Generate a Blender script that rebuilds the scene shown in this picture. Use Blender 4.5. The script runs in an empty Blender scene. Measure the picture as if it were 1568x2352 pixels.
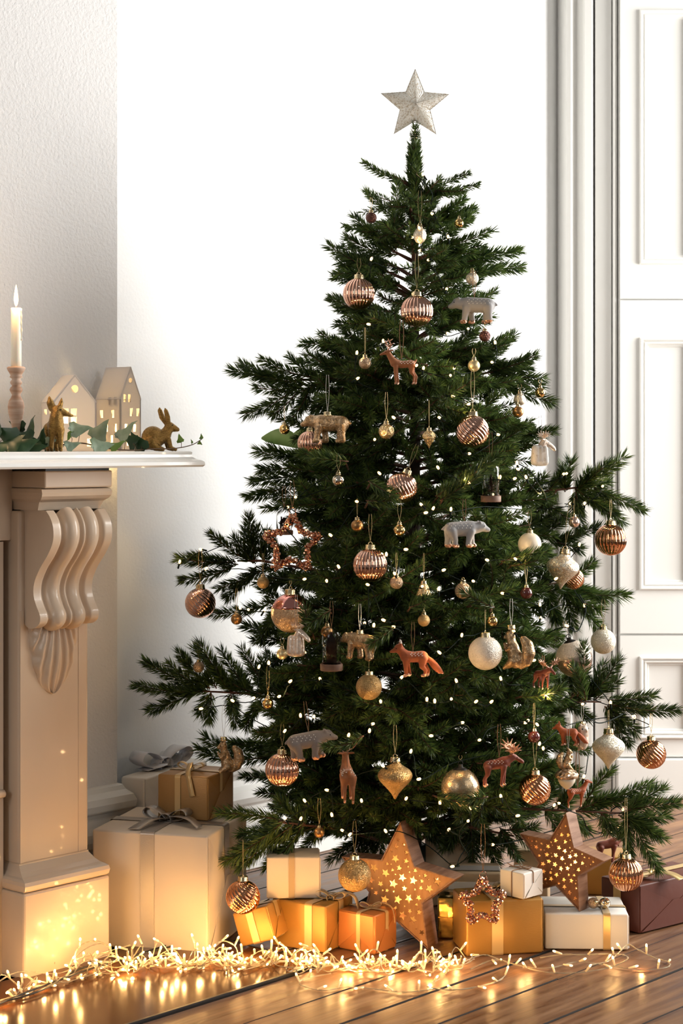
import bpy, bmesh, math, random
import numpy as np
from mathutils import Vector, Matrix, noise
from mathutils.bvhtree import BVHTree
random.seed(11)
RS = np.random.RandomState(5)
PI = math.pi
SC = bpy.context.scene
COL = SC.collection

# ------------------------------------------------------------------ camera
FPX, CX, HY, CH = 4200.0, 784.0, 1022.0, 1.165      # focal length in pixels of the 1568 x 2352 frame, horizon, eye height
cam_d = bpy.data.cameras.new('camera')
cam = bpy.data.objects.new('camera', cam_d)
COL.objects.link(cam)
cam.location = (0, 0, CH)
cam.rotation_euler = (PI / 2, 0, 0)
cam_d.sensor_fit = 'HORIZONTAL'
cam_d.sensor_width = 36
cam_d.lens = 36 * FPX / 1568
cam_d.shift_y = -(1176 - HY) / 1568
cam_d.clip_start = .05
cam_d.dof.use_dof = True
cam_d.dof.focus_distance = 4.3
cam_d.dof.aperture_fstop = 9.0
SC.camera = cam

# ------------------------------------------------------------------ light and exposure
SC.view_settings.view_transform = 'Standard'
SC.view_settings.look = 'None'
SC.view_settings.gamma = 1
SC.view_settings.use_curve_mapping = False
SC.view_settings.exposure = 0.04
wd = bpy.data.worlds.new('world')
SC.world = wd
wd.use_nodes = True
bg = wd.node_tree.nodes['Background']
bg.inputs[0].default_value = (1.0, .985, .96, 1)
bg.inputs[1].default_value = .15


def area(name, loc, target, sx, sy, power, color):
    l = bpy.data.lights.new(name, 'AREA')
    l.shape = 'RECTANGLE'
    l.size, l.size_y, l.energy, l.color = sx, sy, power, color
    o = bpy.data.objects.new(name, l)
    COL.objects.link(o)
    o.location = loc
    o.rotation_euler = (Vector(target) - Vector(loc)).to_track_quat('-Z', 'Y').to_euler()
    return o


area('window_daylight', (3.3, 5.1, 1.85), (0.0, 4.95, 1.3), 1.7, 2.6, 262, (1.0, .985, .955))

area('fill_right', (3.4, 1.6, 2.3), (.4, 5.8, 1.6), 1.6, 2.2, 32, (1.0, .975, .94))  # added fill light out of view, lifts the shade on tree and wall corner
area('fill_left', (-3.4, -.6, 2.3), (1.1, 6.0, 1.6), 1.6, 2.2, 42, (1.0, .98, .95))  # second added fill, unseen, brightens the door and trim from the left
cy = SC.cycles
cy.max_bounces, cy.diffuse_bounces, cy.glossy_bounces, cy.transmission_bounces, cy.transparent_max_bounces = 5, 2, 3, 5, 4
cy.caustics_reflective = cy.caustics_refractive = False
cy.use_adaptive_sampling, cy.adaptive_threshold = True, .06
cy.adaptive_min_samples = 12


def lamp(name, loc, power, color=(1, .62, .24), rad=.006, parent=None):
    l = bpy.data.lights.new(name, 'POINT')
    l.energy, l.color, l.shadow_soft_size = power, color, rad
    o = bpy.data.objects.new(name, l)
    COL.objects.link(o)
    o.location = loc
    o.parent = parent
    return o


# ------------------------------------------------------------------ helpers
def P(px, py, Y):
    return Vector(((px - CX) / FPX * Y, Y, CH - (py - HY) / FPX * Y))


def FL(px, py):
    Y = CH * FPX / (py - HY)
    return Vector(((px - CX) / FPX * Y, Y, 0))


AL = math.atan2(3766, FPX)                          # the chimney wall runs at this angle to the line of sight
DV = Vector((math.sin(AL), math.cos(AL), 0))
NV = Vector((-math.cos(AL), math.sin(AL), 0))
RO = Vector((-.526, 4.153, 0))                      # front right foot of the chimneypiece plinth
RZ = math.atan2(DV.y, DV.x)


def W(u, v, z=0):
    return RO + DV * u + NV * v + Vector((0, 0, z))


def u_at(px, v):
    k = (px - CX) / FPX
    a = RO + NV * v
    return (k * a.y - a.x) / (DV.x - k * DV.y)


def tag(o, label=None, cat=None, group=None, kind=None):
    if label: o['label'] = label
    if cat: o['category'] = cat
    if group: o['group'] = group
    if kind: o['kind'] = kind
    return o


def thing(name, label, cat, loc=(0, 0, 0), rz=0, group=None, scale=1):
    o = bpy.data.objects.new(name, None)
    COL.objects.link(o)
    o.empty_display_size = .02
    o.location = loc
    o.rotation_euler = (0, 0, rz)
    o.scale = (scale,) * 3
    return tag(o, label, cat, group)


def link(name, me, parent=None, mats=None, smooth=False):
    if mats is not None:
        for m in (mats if isinstance(mats, (list, tuple)) else [mats]):
            me.materials.append(m)
    if smooth:
        me.polygons.foreach_set('use_smooth', [True] * len(me.polygons))
    o = bpy.data.objects.new(name, me)
    COL.objects.link(o)
    o.parent = parent
    return o


def mk(name, geo, mats, parent=None, smooth=False):
    me = bpy.data.meshes.new(name)
    me.from_pydata([tuple(v) for v in geo[0]], [], geo[1])
    me.update()
    return link(name, me, parent, mats, smooth)


def join(*geos):
    V, F = [], []
    for g in geos:
        n = len(V)
        V += list(g[0])
        F += [tuple(i + n for i in f) for f in g[1]]
    return V, F


def xf(geo, m):
    return [m @ Vector(v) for v in geo[0]], geo[1]


def box(x0, x1, y0, y1, z0, z1):
    v = [(x0, y0, z0), (x1, y0, z0), (x1, y1, z0), (x0, y1, z0), (x0, y0, z1), (x1, y0, z1), (x1, y1, z1), (x0, y1, z1)]
    return v, [(0, 3, 2, 1), (4, 5, 6, 7), (0, 1, 5, 4), (1, 2, 6, 5), (2, 3, 7, 6), (3, 0, 4, 7)]


def bev(o, w, seg=2):
    b = o.modifiers.new('b', 'BEVEL')
    b.width, b.segments, b.limit_method = w, seg, 'ANGLE'
    return o


def tube(pts, rad, sides=6, cap=True, closed=False):
    pts = [Vector(p) for p in pts]
    n = len(pts)
    rad = list(rad) if hasattr(rad, '__len__') else [rad] * n
    V, F = [], []
    t0 = (pts[1] - pts[0]).normalized()
    a = t0.orthogonal().normalized()
    for i in range(n):
        if closed:
            t = pts[(i + 1) % n] - pts[i - 1]
        else:
            t = pts[min(i + 1, n - 1)] - pts[max(i - 1, 0)]
        if t.length < 1e-9: t = t0
        t = t.normalized()
        a = a - t * a.dot(t)
        a = a.normalized() if a.length > 1e-6 else t.orthogonal().normalized()
        b = t.cross(a)
        for k in range(sides):
            q = 2 * PI * k / sides
            V.append(pts[i] + (a * math.cos(q) + b * math.sin(q)) * rad[i])
    for i in range(n if closed else n - 1):
        j = (i + 1) % n
        for k in range(sides):
            l = (k + 1) % sides
            F.append((i * sides + k, i * sides + l, j * sides + l, j * sides + k))
    if cap and not closed:
        F.append(tuple(range(sides - 1, -1, -1)))
        F.append(tuple((n - 1) * sides + k for k in range(sides)))
    return V, F


def lathe(prof, seg=24, mod=None):
    V, F = [], []
    n = len(prof)
    for i, (r, z) in enumerate(prof):
        for k in range(seg):
            a = 2 * PI * k / seg
            rr = r * (mod(a, i / (n - 1), z) if mod else 1)
            V.append((rr * math.cos(a), rr * math.sin(a), z))
    for i in range(n - 1):
        for k in range(seg):
            l = (k + 1) % seg
            F.append((i * seg + k, i * seg + l, (i + 1) * seg + l, (i + 1) * seg + k))
    F.append(tuple(range(seg - 1, -1, -1)))
    F.append(tuple((n - 1) * seg + k for k in range(seg)))
    return V, F


def crom(pts, n=8, closed=False):
    p = [Vector(q) for q in pts]
    out = []
    m = len(p)
    for i in range(m if closed else m - 1):
        if closed:
            a, b, c, d = p[i - 1], p[i], p[(i + 1) % m], p[(i + 2) % m]
        else:
            a, b, c, d = p[max(i - 1, 0)], p[i], p[i + 1], p[min(i + 2, m - 1)]
        for k in range(n):
            t = k / n
            out.append(.5 * ((2 * b) + (c - a) * t + (2 * a - 5 * b + 4 * c - d) * t * t + (3 * b - a - 3 * c + d) * t ** 3))
    if not closed: out.append(p[-1])
    return out


def strip(pts, wdir, w, closed=False):
    V, F = [], []
    n = len(pts)
    for i, p in enumerate(pts):
        d = (wdir[i] if isinstance(wdir, list) else wdir)
        ww = w[i] if isinstance(w, list) else w
        d = Vector(d).normalized() * ww / 2
        p = Vector(p)
        V += [p - d, p, p + d]
    for i in range(n if closed else n - 1):
        j = (i + 1) % n
        F += [(3 * i, 3 * i + 1, 3 * j + 1, 3 * j), (3 * i + 1, 3 * i + 2, 3 * j + 2, 3 * j + 1)]
    return V, F


def solid(o, t):
    s = o.modifiers.new('s', 'SOLIDIFY')
    s.thickness, s.offset = t, 0
    return o


def baked(o):
    """the object's mesh with its modifiers applied; the helper object is removed"""
    dg = bpy.context.evaluated_depsgraph_get()
    me = bpy.data.meshes.new_from_object(o.evaluated_get(dg))
    me.name = o.name
    bpy.data.objects.remove(o)
    return me


def panel(name, outer, holes, thick, parent, mat, bevel=0):
    """a flat panel in the x-z plane with cut-outs, front at y=0 and back at y=thick"""
    cu = bpy.data.curves.new(name, 'CURVE')
    cu.dimensions, cu.fill_mode, cu.extrude = '2D', 'BOTH', thick / 2
    for poly in [outer] + list(holes):
        s = cu.splines.new('POLY')
        s.points.add(len(poly) - 1)
        for q, (x, z) in zip(s.points, poly): q.co = (x, z, 0, 1)
        s.use_cyclic_u = True
    o = bpy.data.objects.new(name, cu)
    COL.objects.link(o)
    bpy.context.view_layer.update()
    me = baked(o)
    me.transform(Matrix.Translation((0, thick / 2, 0)) @ Matrix.Rotation(PI / 2, 4, 'X'))
    me.materials.clear()
    return link(name, me, parent, mat)


def star_pts(R, r, rot=0, cx=0, cz=0, n=5):
    return [(cx + (R if k % 2 == 0 else r) * math.sin(rot + k * PI / n), cz + (R if k % 2 == 0 else r) * math.cos(rot + k * PI / n)) for k in range(2 * n)]


# ------------------------------------------------------------------ materials
def mat(name, col, rough=.5, metal=0.0, col2=None, nscale=8, ndetail=4, stretch=(1, 1, 1), contrast=(.35, .65), bump=0, bscale=200, bdist=.001,
        coat=0, trans=0, ior=1.45, emis=None, estr=0, rand=0, sheen=0, spec=.5, vor=False, island=False, space='Object', rough2=None, sss=0, transl=0, alpha=1, specks=None):
    m = bpy.data.materials.new(name)
    m.use_nodes = True
    nt = m.node_tree
    N, L = nt.nodes, nt.links
    b = N['Principled BSDF']
    b.inputs['Base Color'].default_value = (*col, 1)
    b.inputs['Roughness'].default_value = rough
    b.inputs['Metallic'].default_value = metal
    b.inputs['Coat Weight'].default_value = coat
    b.inputs['Transmission Weight'].default_value = trans
    b.inputs['IOR'].default_value = ior
    b.inputs['Specular IOR Level'].default_value = spec
    b.inputs['Sheen Weight'].default_value = sheen
    b.inputs['Alpha'].default_value = alpha
    if sss:
        b.inputs['Subsurface Weight'].default_value = sss
        b.inputs['Subsurface Scale'].default_value = .01
    if emis:
        b.inputs['Emission Color'].default_value = (*emis, 1)
        b.inputs['Emission Strength'].default_value = estr
    tc = N.new('ShaderNodeTexCoord')
    mp = N.new('ShaderNodeMapping')
    mp.inputs['Scale'].default_value = stretch
    L.new(tc.outputs[space], mp.inputs[0])
    last = None
    if col2 is not None:
        nz = N.new('ShaderNodeTexNoise')
        nz.inputs['Scale'].default_value = nscale
        nz.inputs['Detail'].default_value = ndetail
        L.new(mp.outputs[0], nz.inputs['Vector'])
        rp = N.new('ShaderNodeValToRGB')
        rp.color_ramp.elements[0].position, rp.color_ramp.elements[1].position = contrast
        rp.color_ramp.elements[0].color = (*col, 1)
        rp.color_ramp.elements[1].color = (*col2, 1)
        src = nz.outputs['Fac']
        if island:
            g = N.new('ShaderNodeNewGeometry')
            src = g.outputs['Random Per Island']
        L.new(src, rp.inputs[0])
        last = rp.outputs[0]
        if rough2 is not None:
            mr = N.new('ShaderNodeMapRange')
            mr.inputs['To Min'].default_value, mr.inputs['To Max'].default_value = rough, rough2
            mr.inputs['From Min'].default_value, mr.inputs['From Max'].default_value = contrast
            L.new(src, mr.inputs[0])
            L.new(mr.outputs[0], b.inputs['Roughness'])
    if rand:
        oi = N.new('ShaderNodeObjectInfo')
        hs = N.new('ShaderNodeHueSaturation')
        mr = N.new('ShaderNodeMapRange')
        mr.inputs['To Min'].default_value, mr.inputs['To Max'].default_value = 1 - rand, 1 + rand
        L.new(oi.outputs['Random'], mr.inputs[0])
        L.new(mr.outputs[0], hs.inputs['Value'])
        if last: L.new(last, hs.inputs['Color'])
        else: hs.inputs['Color'].default_value = (*col, 1)
        last = hs.outputs[0]
    if specks:
        v = N.new('ShaderNodeTexVoronoi')
        v.inputs['Scale'].default_value = specks[1]
        mp2 = N.new('ShaderNodeMapping')
        mp2.inputs['Scale'].default_value = (1, 1, .45)
        L.new(tc.outputs[space], mp2.inputs[0])
        L.new(mp2.outputs[0], v.inputs['Vector'])
        sp0 = N.new('ShaderNodeSeparateColor')
        L.new(v.outputs['Color'], sp0.inputs[0])
        th = N.new('ShaderNodeMath'); th.operation = 'MULTIPLY'       # only some cells carry a speck, of their own size
        pw = N.new('ShaderNodeMath'); pw.operation = 'POWER'; pw.inputs[1].default_value = 5
        L.new(sp0.outputs[0], pw.inputs[0]); L.new(pw.outputs[0], th.inputs[0]); th.inputs[1].default_value = .10
        lt = N.new('ShaderNodeMath'); lt.operation = 'LESS_THAN'
        L.new(v.outputs['Distance'], lt.inputs[0]); L.new(th.outputs[0], lt.inputs[1])
        hf = N.new('ShaderNodeMath'); hf.operation = 'MULTIPLY'; hf.inputs[1].default_value = .7
        L.new(lt.outputs[0], hf.inputs[0])
        mxs = N.new('ShaderNodeMix'); mxs.data_type = 'RGBA'
        L.new(hf.outputs[0], mxs.inputs[0])
        L.new(last, mxs.inputs[6]); mxs.inputs[7].default_value = (*specks[0], 1)
        last = mxs.outputs[2]
    if last: L.new(last, b.inputs['Base Color'])
    if bump:
        bp = N.new('ShaderNodeBump')
        bp.inputs['Strength'].default_value = bump
        bp.inputs['Distance'].default_value = bdist
        if vor:
            t = N.new('ShaderNodeTexVoronoi')
            t.inputs['Scale'].default_value = bscale
            L.new(mp.outputs[0], t.inputs['Vector'])
            sp = N.new('ShaderNodeSeparateColor')
            L.new(t.outputs['Color'], sp.inputs[0])
            L.new(sp.outputs[0], bp.inputs['Height'])
        else:
            t = N.new('ShaderNodeTexNoise')
            t.inputs['Scale'].default_value = bscale
            t.inputs['Detail'].default_value = 3
            L.new(mp.outputs[0], t.inputs['Vector'])
            L.new(t.outputs['Fac'], bp.inputs['Height'])
        L.new(bp.outputs[0], b.inputs['Normal'])
    if transl:
        tr = N.new('ShaderNodeBsdfTranslucent')
        if last: L.new(last, tr.inputs[0])
        else: tr.inputs[0].default_value = (*col, 1)
        mx = N.new('ShaderNodeMixShader')
        mx.inputs[0].default_value = transl
        L.new(b.outputs[0], mx.inputs[1])
        L.new(tr.outputs[0], mx.inputs[2])
        L.new(mx.outputs[0], N['Material Output'].inputs[0])
    return m


def glitter(name, col, col2, scale=70, metal=.75, rough=.32):
    """sparkling flakes: each Voronoi cell turns its own way and keeps its own tint (unit-radius object space)"""
    m = bpy.data.materials.new(name)
    m.use_nodes = True
    N, L = m.node_tree.nodes, m.node_tree.links
    b = N['Principled BSDF']
    b.inputs['Metallic'].default_value = metal
    b.inputs['Roughness'].default_value = rough
    tc = N.new('ShaderNodeTexCoord')
    v = N.new('ShaderNodeTexVoronoi')
    v.inputs['Scale'].default_value = scale
    L.new(tc.outputs['Object'], v.inputs['Vector'])
    g = N.new('ShaderNodeNewGeometry')
    s = N.new('ShaderNodeVectorMath'); s.operation = 'SUBTRACT'
    s.inputs[1].default_value = (.5, .5, .5)
    L.new(v.outputs['Color'], s.inputs[0])
    k = N.new('ShaderNodeVectorMath'); k.operation = 'SCALE'
    k.inputs['Scale'].default_value = 1.1
    L.new(s.outputs[0], k.inputs[0])
    a = N.new('ShaderNodeVectorMath'); a.operation = 'ADD'
    L.new(g.outputs['Normal'], a.inputs[0]); L.new(k.outputs[0], a.inputs[1])
    nn = N.new('ShaderNodeVectorMath'); nn.operation = 'NORMALIZE'
    L.new(a.outputs[0], nn.inputs[0]); L.new(nn.outputs[0], b.inputs['Normal'])
    sp = N.new('ShaderNodeSeparateColor')
    L.new(v.outputs['Color'], sp.inputs[0])
    rp = N.new('ShaderNodeValToRGB')
    rp.color_ramp.elements[0].color = (*col, 1)
    rp.color_ramp.elements[1].color = (*col2, 1)
    L.new(sp.outputs[0], rp.inputs[0]); L.new(rp.outputs[0], b.inputs['Base Color'])
    return m


MT = {}
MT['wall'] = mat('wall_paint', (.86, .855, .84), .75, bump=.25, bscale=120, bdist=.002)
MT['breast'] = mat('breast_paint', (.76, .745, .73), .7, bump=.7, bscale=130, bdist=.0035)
MT['trim'] = mat('white_gloss_paint', (.84, .83, .79), .35, bump=.05, bscale=30)
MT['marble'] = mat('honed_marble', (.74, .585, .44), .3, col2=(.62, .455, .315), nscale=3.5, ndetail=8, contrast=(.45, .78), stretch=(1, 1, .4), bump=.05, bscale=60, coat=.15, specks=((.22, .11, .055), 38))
MT['marble_white'] = mat('white_marble', (.87, .855, .815), .22, col2=(.74, .70, .63), nscale=5, ndetail=9, contrast=(.55, .9), stretch=(.6, 1, 4), coat=.25)
MT['hearth'] = mat('polished_hearth', (.085, .028, .009), .17, col2=(.13, .048, .016), nscale=5, ndetail=6, spec=.22, bump=.03, bscale=9, bdist=.004)
MT['black'] = mat('black_edge', (.012, .010, .009), .4)
MT['plank'] = mat('worn_oak_boards', (.10, .034, .011), .30, spec=.38, col2=(.32, .175, .092), nscale=3.2, ndetail=9, stretch=(1.1, 13, 13), contrast=(.32, .72), rand=.22,
                  bump=.35, bscale=6, bdist=.003, rough2=.5)
MT['subfloor'] = mat('dark_gap', (.018, .012, .008), .9)
MT['needle'] = mat('green_needles', (.010, .032, .011), .42, col2=(.14, .205, .046), island=True, contrast=(0, 1), rand=.35, transl=.28, spec=.45)
MT['wood_stem'] = mat('red_brown_twig', (.075, .030, .016), .7, col2=(.13, .055, .03), nscale=40)
MT['trunk'] = mat('dark_trunk', (.028, .018, .012), .8, col2=(.05, .03, .02), nscale=30)
MT['stand'] = mat('dark_green_metal', (.012, .016, .012), .4, metal=.3)
MT['copper'] = mat('rose_copper_glass', (.83, .50, .37), .09, metal=1, col2=(.74, .40, .28), nscale=2.2, contrast=(.4, .7))
MT['copper_deep'] = mat('amber_copper_glass', (.80, .40, .22), .09, metal=1, col2=(.66, .28, .13), nscale=2.2, contrast=(.4, .7))
MT['cap'] = mat('pale_gold_cap', (.80, .62, .36), .2, metal=1)
MT['cap_black'] = mat('black_iron_cap', (.02, .018, .016), .45, metal=.6)
MT['thread'] = mat('gold_thread', (.50, .38, .18), .5, metal=.3)
MT['thread_silver'] = mat('silver_thread', (.55, .52, .48), .45, metal=.4)
MT['twine'] = mat('brown_jute', (.30, .17, .09), .9)
MT['gl_gold'] = glitter('gold_glitter', (.28, .165, .055), (.66, .44, .19), 46)
MT['gl_champ'] = glitter('champagne_glitter', (.66, .54, .42), (1, .91, .77), 50, metal=.2)
MT['gl_white'] = glitter('white_glitter', (.76, .66, .47), (1, .93, .76), 38, metal=.1)
MT['gl_brown'] = glitter('brown_glitter', (.06, .025, .018), (.17, .065, .045), 14, metal=.6)
MT['gl_bronze'] = glitter('bronze_glitter', (.35, .23, .14), (.80, .58, .38), 17, metal=.7)
MT['gl_fine'] = glitter('fine_bronze_glitter', (.38, .24, .13), (.80, .56, .34), 55, metal=.7)
MT['gl_copper'] = glitter('copper_glitter', (.45, .22, .14), (.90, .55, .40), 30, metal=.7)
MT['mercury'] = mat('mercury_gold_glass', (.84, .63, .34), .14, metal=.92, col2=(.40, .25, .10), nscale=7, ndetail=9, contrast=(.48, .62), rough2=.4, bump=.3, bscale=12, bdist=.03)
MT['mercury_soft'] = mat('soft_gold_glass', (.62, .47, .29), .2, metal=.8, col2=(.42, .28, .14), nscale=5, ndetail=8, contrast=(.42, .66), rough2=.4, bump=.1, bscale=12, bdist=.02)
MT['mercury_pale'] = mat('mercury_pale_glass', (.92, .84, .68), .2, metal=.7, col2=(.62, .48, .32), nscale=6, ndetail=9, contrast=(.46, .6), rough2=.45, bump=.3, bscale=12, bdist=.03)
MT['gold'] = mat('shiny_gold', (.86, .56, .22), .12, metal=1)
MT['gold_matte'] = mat('matt_pale_gold', (.72, .58, .32), .42, metal=.85)
MT['bronze'] = mat('matt_bronze', (.42, .23, .09), .36, metal=.9)
MT['silver'] = mat('champagne_silver', (.82, .72, .58), .12, metal=1)
MT['pearl_pink'] = mat('pearl_pink', (.74, .54, .44), .22, metal=.85)
MT['maroon'] = mat('dark_maroon', (.10, .022, .018), .18, coat=.5)
MT['cream'] = mat('cream_glass', (.86, .76, .60), .35, coat=.3)
MT['pink'] = mat('pink_copper_glass', (.78, .33, .27), .09, metal=1)
MT['bead'] = mat('copper_bead', (.66, .29, .16), .16, metal=.95, col2=(.88, .52, .36), island=True, contrast=(0, 1))
MT['brass'] = mat('antique_brass', (.36, .215, .065), .3, metal=1, col2=(.17, .09, .03), nscale=22, ndetail=6, contrast=(.4, .75), bump=.5, bscale=38, stretch=(1, 1, 3), bdist=.004)
MT['ceramic'] = mat('white_porcelain', (.86, .81, .77), .6, transl=.3)
MT['candle'] = mat('ivory_wax', (.92, .86, .70), .45, sss=.35)
MT['wick'] = mat('burnt_wick', (.03, .02, .015), .9)
MT['flame'] = mat('flame', (1, .8, .4), .5, emis=(1, .72, .36), estr=9)
MT['limed'] = mat('limed_wood', (.44, .235, .135), .6, col2=(.70, .52, .40), nscale=6, ndetail=8, stretch=(1, 1, 9), contrast=(.42, .68), bump=.2, bscale=40)
MT['ivy_dark'] = mat('ivy_leaf_dark', (.022, .055, .022), .38, col2=(.05, .10, .04), nscale=20, transl=.1)
MT['ivy_pale'] = mat('ivy_leaf_pale', (.30, .37, .27), .5, col2=(.17, .25, .15), nscale=30, transl=.15)
MT['ivy_young'] = mat('ivy_leaf_young', (.16, .28, .05), .45, col2=(.10, .20, .04), nscale=30, transl=.25)
MT['ivy_stem'] = mat('ivy_stem', (.14, .085, .05), .8)
MT['leaf_pale'] = mat('pale_green_leaf', (.46, .58, .30), .4, col2=(.30, .44, .15), nscale=14, transl=.5)
paper = dict(bump=.08, bscale=45, bdist=.004)
MT['p_cream'] = mat('cream_paper', (.76, .64, .51), .55, **paper)
MT['p_white'] = mat('white_paper', (.84, .79, .72), .5, **paper)
MT['p_gold'] = mat('ribbed_gold_paper', (.50, .26, .062), .34, metal=.35, bump=.25, bscale=60, bdist=.0015, stretch=(1, 1, 22))
MT['p_bronze'] = mat('bronze_paper', (.42, .225, .075), .36, metal=.35, bump=.25, bscale=60, bdist=.0015, stretch=(1, 1, 22))
MT['p_copper'] = mat('copper_paper', (.56, .21, .06), .34, metal=.3, **paper)
MT['p_rust'] = mat('rust_brown_paper', (.105, .024, .011), .5, metal=0, **paper)
MT['p_foil'] = mat('gold_foil', (.78, .47, .12), .16, metal=1, bump=.5, bscale=14, bdist=.01)
MT['p_tan'] = mat('tan_paper', (.52, .37, .22), .5, **paper)
MT['r_gold'] = mat('gold_satin', (.66, .45, .20), .36, metal=.35, sheen=.2)
MT['r_goldglit'] = mat('gold_lame', (.70, .50, .22), .36, metal=.6, bump=1, bscale=900, bdist=.001, vor=True)
MT['r_silver'] = mat('silver_lame', (.52, .46, .40), .38, metal=.65, bump=1, bscale=700, bdist=.0012, vor=True)
MT['r_white'] = mat('white_satin', (.80, .80, .86), .4, sheen=.3)
MT['star_wood'] = mat('star_veneer', (.40, .185, .065), .5, col2=(.56, .29, .12), nscale=7, ndetail=7, stretch=(7, 1, 1.5), contrast=(.35, .7), bump=.1, bscale=30)
MT['star_wood_dark'] = mat('star_veneer_dark', (.25, .095, .035), .5, col2=(.36, .15, .06), nscale=7, ndetail=7, stretch=(7, 1, 1.5), contrast=(.35, .7), bump=.1, bscale=30)
MT['star_edge'] = mat('star_edge_wood', (.23, .11, .06), .6, col2=(.42, .24, .15), nscale=7, ndetail=8, stretch=(14, 1.5, 14), contrast=(.35, .7), bump=.2, bscale=40)
MT['star_in'] = mat('star_lining', (.82, .62, .30), .6)
MT['topper'] = mat('silver_mesh_star', (.93, .91, .86), .3, metal=.25, col2=(.60, .50, .38), nscale=230, ndetail=3, contrast=(.50, .66), bump=.6, bscale=190, bdist=.003, transl=.4)
MT['coil'] = mat('coil_wire', (.55, .52, .46), .3, metal=1)
MT['glass'] = mat('clear_glass', (1, 1, 1), .0, trans=1, ior=1.3, spec=.5)
MT['cloche_wood'] = mat('cloche_wood', (.15, .075, .045), .6, col2=(.25, .14, .09), nscale=8, stretch=(1, 1, 8))
MT['cloche_scene'] = mat('cutout_wood', (.30, .17, .10), .7, col2=(.4, .25, .16), nscale=60)
MT['a_brown'] = mat('fawn_brown', (.36, .125, .040), .65, sheen=.2, col2=(.30, .10, .03), nscale=6)
MT['a_fox'] = mat('fox_orange', (.42, .095, .022), .7, sheen=.2, col2=(.33, .07, .015), nscale=6)
MT['a_grey'] = mat('bear_grey', (.33, .315, .31), .7, sheen=.2)
MT['a_greydark'] = mat('bear_grey_brown', (.24, .20, .18), .7, sheen=.2)
MT['a_moose'] = mat('moose_red_brown', (.235, .050, .022), .55, sheen=.1, col2=(.17, .035, .015), nscale=6)
MT['a_white'] = mat('white_spot', (.85, .80, .74), .6)
MT['a_glass'] = mat('frosted_pink_glass', (.84, .70, .58), .22, metal=.35, col2=(.62, .45, .33), nscale=9, ndetail=9, contrast=(.42, .66), rough2=.4, coat=.3)
MT['a_glassgold'] = mat('gold_glass_animal', (.54, .37, .21), .24, metal=.7, col2=(.30, .19, .09), nscale=9, ndetail=9, contrast=(.45, .62), rough2=.4, bump=.3, bscale=25, bdist=.01)
MT['a_ice'] = mat('iced_glass', (.88, .82, .74), .25, col2=(.60, .46, .36), nscale=12, ndetail=9, contrast=(.56, .7), trans=.35, ior=1.2)
MT['eye'] = mat('black_eye', (.008, .008, .008), .15)
MT['cable_green'] = mat('dark_green_cable', (.008, .014, .010), .8, spec=.15)
MT['cable_clear'] = mat('clear_cable', (.90, .78, .55), .2, trans=.55, ior=1.3)
MT['bulb_tree'] = mat('tree_bulb', (1, .8, .5), .4, emis=(1, .58, .22), estr=4)
MT['bulb_floor'] = mat('floor_bulb', (1, .8, .5), .4, emis=(1, .58, .22), estr=5)
MT['holder'] = mat('clear_holder', (1, .86, .6), .25, trans=.4, ior=1.3, emis=(1, .56, .20), estr=.25)
MT['bulb_house'] = mat('tealight_led', (1, .8, .5), .4, emis=(1, .62, .22), estr=6)

# ------------------------------------------------------------------ the room
def struct(name, geo, m, parent=None, smooth=False):
    o = mk(name, geo, m, parent, smooth)
    if parent is None:
        tag(o, kind='structure')
        o.location = RO
        o.rotation_euler = (0, 0, RZ)
    return o


VB, UB, VA = .28, .2666, .40                       # chimney breast front and edge, alcove wall
UEND = 2.309
wl = struct('wall_back', box(UB - .05, UEND + .02, VA, VA + .15, 0, 3.2), MT['wall'])
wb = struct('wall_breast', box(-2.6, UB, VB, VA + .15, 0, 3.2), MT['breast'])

SKIRT = [(0, 0), (.030, 0), (.030, .150), (.026, .156), (.026, .176), (.036, .183), (.040, .200), (.036, .218), (.024, .232), (.020, .250), (.026, .262),
         (.034, .268), (.036, .285), (.030, .300), (.016, .312), (.010, .324), (0, .326)]


def skirting(name, path, m):
    """profile swept along a plan path (u, v) with mitred corners; the wall lies on the left of the path"""
    V, F = [], []
    n = len(SKIRT)
    for i, p in enumerate(path):
        p = Vector(p)
        a = (p - Vector(path[i - 1])).normalized() if i > 0 else None
        b = (Vector(path[i + 1]) - p).normalized() if i < len(path) - 1 else None
        na = Vector((a.y, -a.x)) if a else None
        nb = Vector((b.y, -b.x)) if b else None
        off = na if nb is None else nb if na is None else (na + nb) / (1 + na.dot(nb))
        for (d, z) in SKIRT: V.append((p.x + off.x * d, p.y + off.y * d, z))
    for i in range(len(path) - 1):
        for k in range(n - 1):
            F.append((i * n + k, (i + 1) * n + k, (i + 1) * n + k + 1, i * n + k + 1))
    F.append(tuple(range(n)))
    F.append(tuple(range((len(path) - 1) * n + n - 1, (len(path) - 1) * n - 1, -1)))
    return bev(struct(name, (V, F), m), .002, 1)


skirting('baseboard_breast', [(-.02, VB), (UB, VB), (UB, VA - .001)], MT['trim'])
skirting('baseboard_back', [(.62, VA), (UEND - .02, VA)], MT['trim'])

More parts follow.
